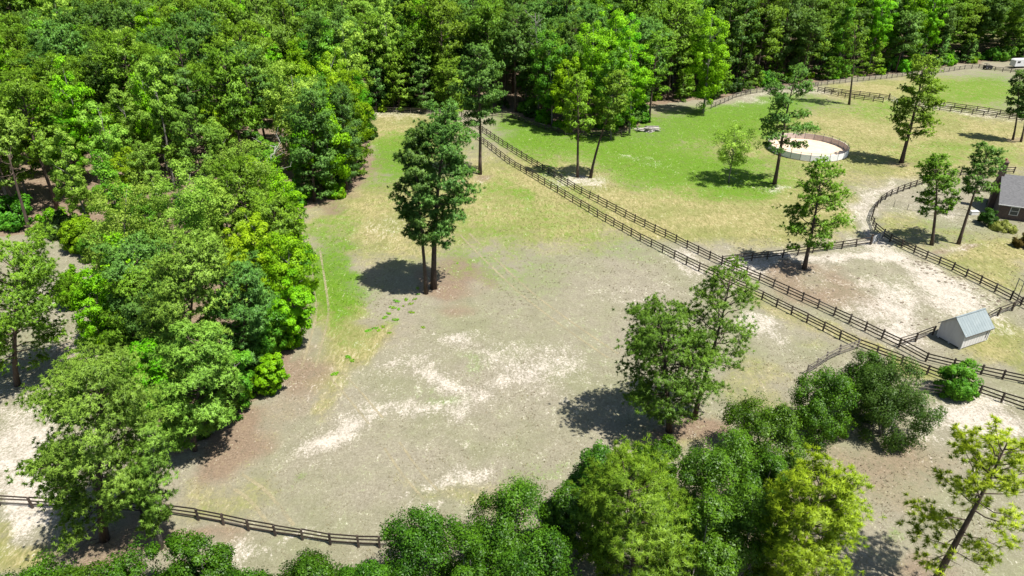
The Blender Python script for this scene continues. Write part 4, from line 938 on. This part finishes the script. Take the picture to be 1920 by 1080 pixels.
# ------------------------------------------------------------------ shed
def shed():
    A, B, Cc = G(1753, 633), G(1800, 656), G(1851, 639)
    d = (Cc - B)[:2]; an = math.atan2(d[1], d[0]); Lx = 4.65; Wy = 3.15
    e = empty('storage_shed', (B[0], B[1], 0), 'small pale grey shed with blue grey metal gable roof at the corral', 'shed', rz=an)
    wallm = rough_mat('shed_siding', (0.60, 0.58, 0.56), (0.70, 0.68, 0.66), 1.5, .7, .05, (1, 1, .3))
    roofm = rough_mat('shed_roof_metal', (0.19, 0.235, 0.245), (0.25, 0.295, 0.30), .8, .6, .02, metallic=.0)
    trim = rough_mat('shed_trim', (0.66, 0.65, 0.63), (0.76, 0.75, 0.73), 3, .6, .05)
    dark = rough_mat('shed_skid', (0.05, 0.04, 0.035), (0.12, 0.10, 0.08), 4, .9, .2)
    He, Hr, z0 = 2.25, 3.75, .18
    # walls: four meshes, gable ends at x=0 and x=Lx; ridge parallel to x
    def wall(pts_, name='wall'):
        b = MB(); P_ = np.array(pts_, float); c = P_.mean(0); nr = np.cross(P_[1] - P_[0], P_[2] - P_[0]); nr = nr / np.linalg.norm(nr)
        k = len(P_); V = np.vstack([P_, P_ - nr * .08]); T = [(0, i, i + 1) for i in range(1, k - 1)] + [(k, k + i + 1, k + i) for i in range(1, k - 1)]
        for i in range(k):
            j = (i + 1) % k; T += [(i, i + k, j + k), (i, j + k, j)]
        b.add(V, T); return b.build(name, wallm, e)
    ym = Wy / 2
    wl = [wall([(0, 0, z0), (Lx, 0, z0), (Lx, 0, He), (0, 0, He)]), wall([(Lx, Wy, z0), (0, Wy, z0), (0, Wy, He), (Lx, Wy, He)]),
          wall([(0, Wy, z0), (0, 0, z0), (0, 0, He), (0, ym, Hr - .05), (0, Wy, He)]), wall([(Lx, 0, z0), (Lx, Wy, z0), (Lx, Wy, He), (Lx, ym, Hr - .05), (Lx, 0, He)])]
    bat = box_mesh('batten', (.05, .02, He - z0), trim)
    for i in range(1, 9): link('batten', box_mesh('batten', (.04, .016, He - z0 - .04), wallm), wl[0], (Lx * i / 9, -.009, (He + z0) / 2))
    for i in range(1, 6):
        y = Wy * i / 6; h = He + (Hr - .05 - He) * (1 - abs(y - ym) / ym) - z0 - .05
        link('batten', box_mesh('batten', (.016, .04, h), wallm), wl[2], (-.009, y, z0 + h / 2))
    for x, y in ((0, 0), (Lx, 0), (0, Wy), (Lx, Wy)):
        b = MB(); b.box((x, y, (z0 + He) / 2), (.12, .12, He - z0 - .01)); b.build('corner_trim', trim, e)
    ov = .28; sl = (Hr - He) / ym
    for s in (-1, 1):
        ye = ym + s * (ym + ov); ze = He - sl * ov
        b = MB()
        top = np.array([(-ov, ym, Hr + .03), (Lx + ov, ym, Hr + .03), (Lx + ov, ye, ze + .03), (-ov, ye, ze + .03)]); V = np.vstack([top, top - np.array([0, 0, .06])])
        b.add(V, [(0, 1, 2), (0, 2, 3), (4, 6, 5), (4, 7, 6), (0, 4, 5), (0, 5, 1), (1, 5, 6), (1, 6, 2), (2, 6, 7), (2, 7, 3), (3, 7, 4), (3, 4, 0)])
        r = b.build('roof_panel', roofm, e)
        for i in range(13):
            x = -ov + (Lx + 2 * ov) * i / 12; q = MB(); q.tube([(x, ym + s * .03, Hr + .035 - .03 * sl), (x, ye, ze + .04)], .011, 4); q.build('roof_rib', roofm, r)
        q = MB(); q.box((Lx / 2, ye + s * .012, ze - .03), (Lx + 2 * ov, .02, .12)); q.build('fascia', dark, r)
    q = MB(); q.box((Lx / 2, ym, Hr + .06), (Lx + 2 * ov, .22, .03)); q.build('ridge_cap', roofm, e)
    for y in (.3, Wy - .3):
        q = MB(); q.box((Lx / 2, y, .07), (Lx - .1, .14, .2)); q.build('skid', dark, e)
    for y in (.15, Wy / 2, Wy - .15):
        q = MB(); q.box((.12, y, .07), (.22, .2, .2)); q.build('footing_block', trim, e)
    # double door on the wall facing the yard
    d_ = MB(); d_.box((Lx - .5 + .02, -.02, 1.1), (.08, .06, .001 + .9)); d_.build('door_post', dark, e)
shed()

# ------------------------------------------------------------------ house at the right edge
def house():
    B = G(1868, 408); ang = math.radians(-24); Lx, Wy, He, Hr = 16.0, 9.0, 2.9, 6.4
    e = empty('brick_house', (B[0], B[1], 0), 'brown brick house with grey shingle roof and chimney at the right edge', 'house', rz=ang)
    brick, t, out = new_mat('house_brick')
    tc = N(t, 'ShaderNodeTexCoord'); mp = N(t, 'ShaderNodeMapping'); mp.inputs['Rotation'].default_value = (math.radians(90), 0, 0); t.links.new(tc.outputs['Object'], mp.inputs[0])
    bt = N(t, 'ShaderNodeTexBrick'); bt.inputs['Scale'].default_value = 2.2; bt.inputs['Color1'].default_value = (.06, .038, .03, 1); bt.inputs['Color2'].default_value = (.10, .062, .047, 1); bt.inputs['Mortar'].default_value = (.13, .115, .10, 1)
    bt.inputs['Mortar Size'].default_value = .012; t.links.new(mp.outputs[0], bt.inputs[0])
    p = N(t, 'ShaderNodeBsdfPrincipled'); p.inputs['Roughness'].default_value = .9; t.links.new(bt.outputs[0], p.inputs[0]); t.links.new(p.outputs[0], out.inputs[0])
    shingle = rough_mat('roof_shingles', (0.10, 0.10, 0.105), (0.165, 0.165, 0.17), 2.5, .9, .3, (1, 3, 3))
    white = rough_mat('house_trim', (0.66, 0.65, 0.62), (0.76, 0.75, 0.72), 3, .6, .05)
    glass, t, out = new_mat('window_glass'); p = N(t, 'ShaderNodeBsdfPrincipled'); p.inputs['Base Color'].default_value = (.03, .04, .045, 1); p.inputs['Roughness'].default_value = .08; t.links.new(p.outputs[0], out.inputs[0])
    b = MB(); ym = Wy / 2
    fr = [(0, 0), (Lx, 0), (Lx, Wy), (0, Wy)]
    for i in range(4):
        a, c = fr[i], fr[(i + 1) % 4]; b.quadpoly((*a, -.1), (*c, -.1), (*c, He), (*a, He))
    b.quadpoly((0, Wy, He), (0, 0, He), (0, ym, Hr)); b.quadpoly((Lx, 0, He), (Lx, Wy, He), (Lx, ym, Hr)); b.build('wall', brick, e)
    ov = .45; sl = (Hr - He) / ym
    for s in (-1, 1):
        ye = ym + s * (ym + ov); ze = He - sl * ov; q = MB()
        top = np.array([(-ov, ym, Hr + .06), (Lx + ov, ym, Hr + .06), (Lx + ov, ye, ze + .06), (-ov, ye, ze + .06)]); V = np.vstack([top, top - np.array([0, 0, .14])])
        q.add(V, [(0, 1, 2), (0, 2, 3), (4, 6, 5), (4, 7, 6), (0, 4, 5), (0, 5, 1), (1, 5, 6), (1, 6, 2), (2, 6, 7), (2, 7, 3), (3, 7, 4), (3, 4, 0)])
        r = q.build('roof_slope', shingle, e)
        q = MB(); q.box((Lx / 2, ye + s * .05, ze + .0), (Lx + 2 * ov, .08, .12)); q.build('gutter', white, r)
    q = MB(); q.box((-.45, ym + .2, 4.2), (.8, 1.3, 8.6)); q.box((-.45, ym + .2, 8.55), (.95, 1.45, .14)); ch = q.build('chimney', brick, e)
    q = MB(); q.tube([(-.45, ym + .2, 8.6), (-.45, ym + .2, 9.1)], [.2, .16], 8); q.build('flue', rough_mat('clay_flue', (.3, .13, .08), (.4, .2, .12), 6), ch)
    for x in (2.2, 5.5, 9.5):
        f = MB(); f.box((x, -.03, 1.55), (1.3, .06, 1.5)); wnd = f.build('window', white, e)
        g = MB(); g.box((x, -.065, 1.9), (1.1, .02, .62)); g.build('pane', glass, wnd); g = MB(); g.box((x, -.065, 1.2), (1.1, .02, .62)); g.build('pane', glass, wnd)
house()

# ------------------------------------------------------------------ small things
def log_pile(u, v, label, n, L0):
    c = G(u, v); e = empty('log_pile', (c[0], c[1], 0), label, 'log pile'); r = random.Random(u)
    for i in range(n):
        b = MB(); l = L0 * r.uniform(.5, 1.1); rd = r.uniform(.09, .2); a = r.gauss(.15, .45); x, y = r.gauss(0, 1.7), r.gauss(0, .5); z = .12 + .34 * (i % 4) * r.uniform(.4, 1); d = np.array([math.cos(a), math.sin(a), r.gauss(0, .12)]) * l / 2
        b.tube([np.array([x, y, z]) - d, np.array([x, y, z]) + np.array([0, 0, r.gauss(0, .05)]), np.array([x, y, z]) + d], [rd, rd * .9, rd * .75], 7); b.build('log', M['deadwood'] if r.random() < .7 else M['bark_grey'], e, True)
log_pile(1214, 246, 'pile of pale cut logs and limbs at the forest edge', 22, 3.4)
# weeds along the bare edge below the pine pair
wm = []
for sd in (201, 202, 203):
    r = np.random.default_rng(sd); n = 70; a = r.random(n) * 6.28; q = np.sqrt(r.random(n)) * .5
    pos = np.stack([np.cos(a) * q, np.sin(a) * q * .8, .04 + r.random(n) * .2], 1); V, T, tv, Nv = leaves(r, pos, unit(np.stack([np.cos(a) * .3, np.sin(a) * .3, np.ones(n)], 1) + r.normal(0, .35, (n, 3))), .2, np.clip(r.normal(.5, .2, n), 0, 1))
    wm.append(mesh('weed_clump', V, T, M['leaf'], tint=tv))
rr_ = random.Random(3)
WE = [(784, 552), (778, 561), (770, 570), (756, 574), (748, 580), (737, 577), (772, 586), (722, 596), (718, 613), (710, 620), (690, 621), (704, 616), (730, 625), (742, 600), (660, 676), (652, 670), (783, 541), (793, 614), (628, 702), (858, 494), (744, 565), (762, 562), (729, 588)]
for i, (u, v) in enumerate(WE):
    p = G(u, v); s = rr_.uniform(.4, .85)
    if (u, v) in ((628, 702), (858, 494)):
        lb = {(628, 702): 'single round green weed clump near the large sand patch', (858, 494): 'single green weed clump right of the pine pair'}[(u, v)]; gp = None
    else: lb = 'low green weed clump on the bare soil edge below the pine pair'; gp = 'weed clumps on the bare soil edge'
    o = link('weed_clump', wm[i % 3], None, (p[0], p[1], 0), (0, 0, rr_.uniform(0, 6)), (s * 1.2, s, s)); tag(o, lb, 'weed', gp)
# parked trailer and cart in the far corner
def camper(u, v, label):
    c = G(u, v); e = empty('camper_trailer', (c[0], c[1], 0), label, 'trailer', rz=.15)
    white = rough_mat('camper_shell', (.68, .68, .68), (.78, .78, .78), 2, .4, .02); dk = M['black_metal']
    prof = [(0, .6), (6.2, .6), (6.4, 1.2), (6.1, 2.6), (5.6, 2.85), (.4, 2.85), (0, 2.5)]
    b = MB(); k = len(prof); V = [(x, -1.15, z) for x, z in prof] + [(x, 1.15, z) for x, z in prof]
    T = [(0, i, i + 1) for i in range(1, k - 1)] + [(k, k + i + 1, k + i) for i in range(1, k - 1)]
    for i in range(k): j = (i + 1) % k; T += [(i, i + k, j + k), (i, j + k, j)]
    b.add(V, T); b.build('body', white, e)
    for x in (1.2, 3.6): q = MB(); q.box((x, -1.16, 2.0), (1.1, .04, .6)); q.build('window', dk, e)
    q = MB(); q.box((5.1, -1.16, 1.65), (.7, .04, 1.8)); q.build('door', M['steel'], e)
    for x in (2.4, 3.2):
        for y in (-1.0, 1.0):
            q = MB(); q.tube([(x, y - .1, .35), (x, y + .1, .35)], .35, 14); q.build('wheel', dk, e, True)
    q = MB(); q.tube([(6.2, -.5, .55), (7.4, 0, .5)], .05, 6); q.tube([(6.2, .5, .55), (7.4, 0, .5)], .05, 6); q.build('hitch', dk, e)
camper(1896, 127, 'white camper trailer parked behind the fence at the top right')
c = G(1851, 130); e = empty('utility_cart', (c[0], c[1], 0), 'small dark utility cart parked behind the far fence', 'cart', rz=.1)
q = MB(); q.box((0, 0, .85), (2.4, 1.4, .7)); q.build('tub', M['black_metal'], e)
q = MB(); q.box((-.7, 0, 1.75), (.9, 1.3, .06)); [q.box((-.7 + sx * .42, sy * .6, 1.47), (.05, .05, .55)) for sx in (-1, 1) for sy in (-1, 1)]; q.build('canopy', M['black_metal'], e)
for sx in (-.75, .75):
    for sy in (-.7, .7): q = MB(); q.tube([(sx, sy - .1, .35), (sx, sy + .1, .35)], .35, 12); q.build('wheel', M['black_metal'], e, True)
# white planter box beside the yard shrub
c = G(1825, 402); e = empty('storage_box', (c[0], c[1], 0), 'low white storage box on the lawn beside the house shrubs', 'box', rz=.1)
wh = rough_mat('white_plastic', (.68, .68, .67), (.78, .78, .77), 3, .5, .03)
q = MB(); q.box((0, 0, .3), (1.3, .7, .6)); q.build('body', wh, e); q = MB(); q.box((0, 0, .64), (1.4, .8, .08)); q.build('lid', wh, e)

# dark clods and droppings scattered over the sandy corral
def clods():
    r = np.random.default_rng(77); V = []; T = []; n = 0
    spots = [(1700, 480, 1880, 575, 70, 9), (1560, 500, 1760, 620, 30, 22), (1400, 500, 1600, 560, 25, 10)]
    for u0, v0, u1, v1, m, sp in spots:
        for i in range(m):
            q = r.random(); p = G(u0 + (u1 - u0) * q + r.normal(0, sp), v0 + (v1 - v0) * q + r.normal(0, sp * .7)); rad = r.uniform(.08, .24)
            d = unit(np.array([(1, 0, .1), (.3, .9, .1), (-.8, .5, .05), (-.7, -.6, .1), (.4, -.9, .05), (0, 0, .6)]) + r.normal(0, .15, (6, 3))) * rad * np.array([1.3, 1, .5])
            V.append(d + np.array([p[0], p[1], .02 + float(ground_z(p[0], p[1]))])); T += [(n + a, n + (a + 1) % 5, n + 5) for a in range(5)]; n += 6
    o = link('clods', mesh('clods', np.vstack(V), np.array(T), rough_mat('dark_clods', (.10, .075, .05), (.2, .16, .11), 6)))
    tag(o, 'small dark clods and droppings scattered over the sand', 'clods', kind='stuff')
clods()
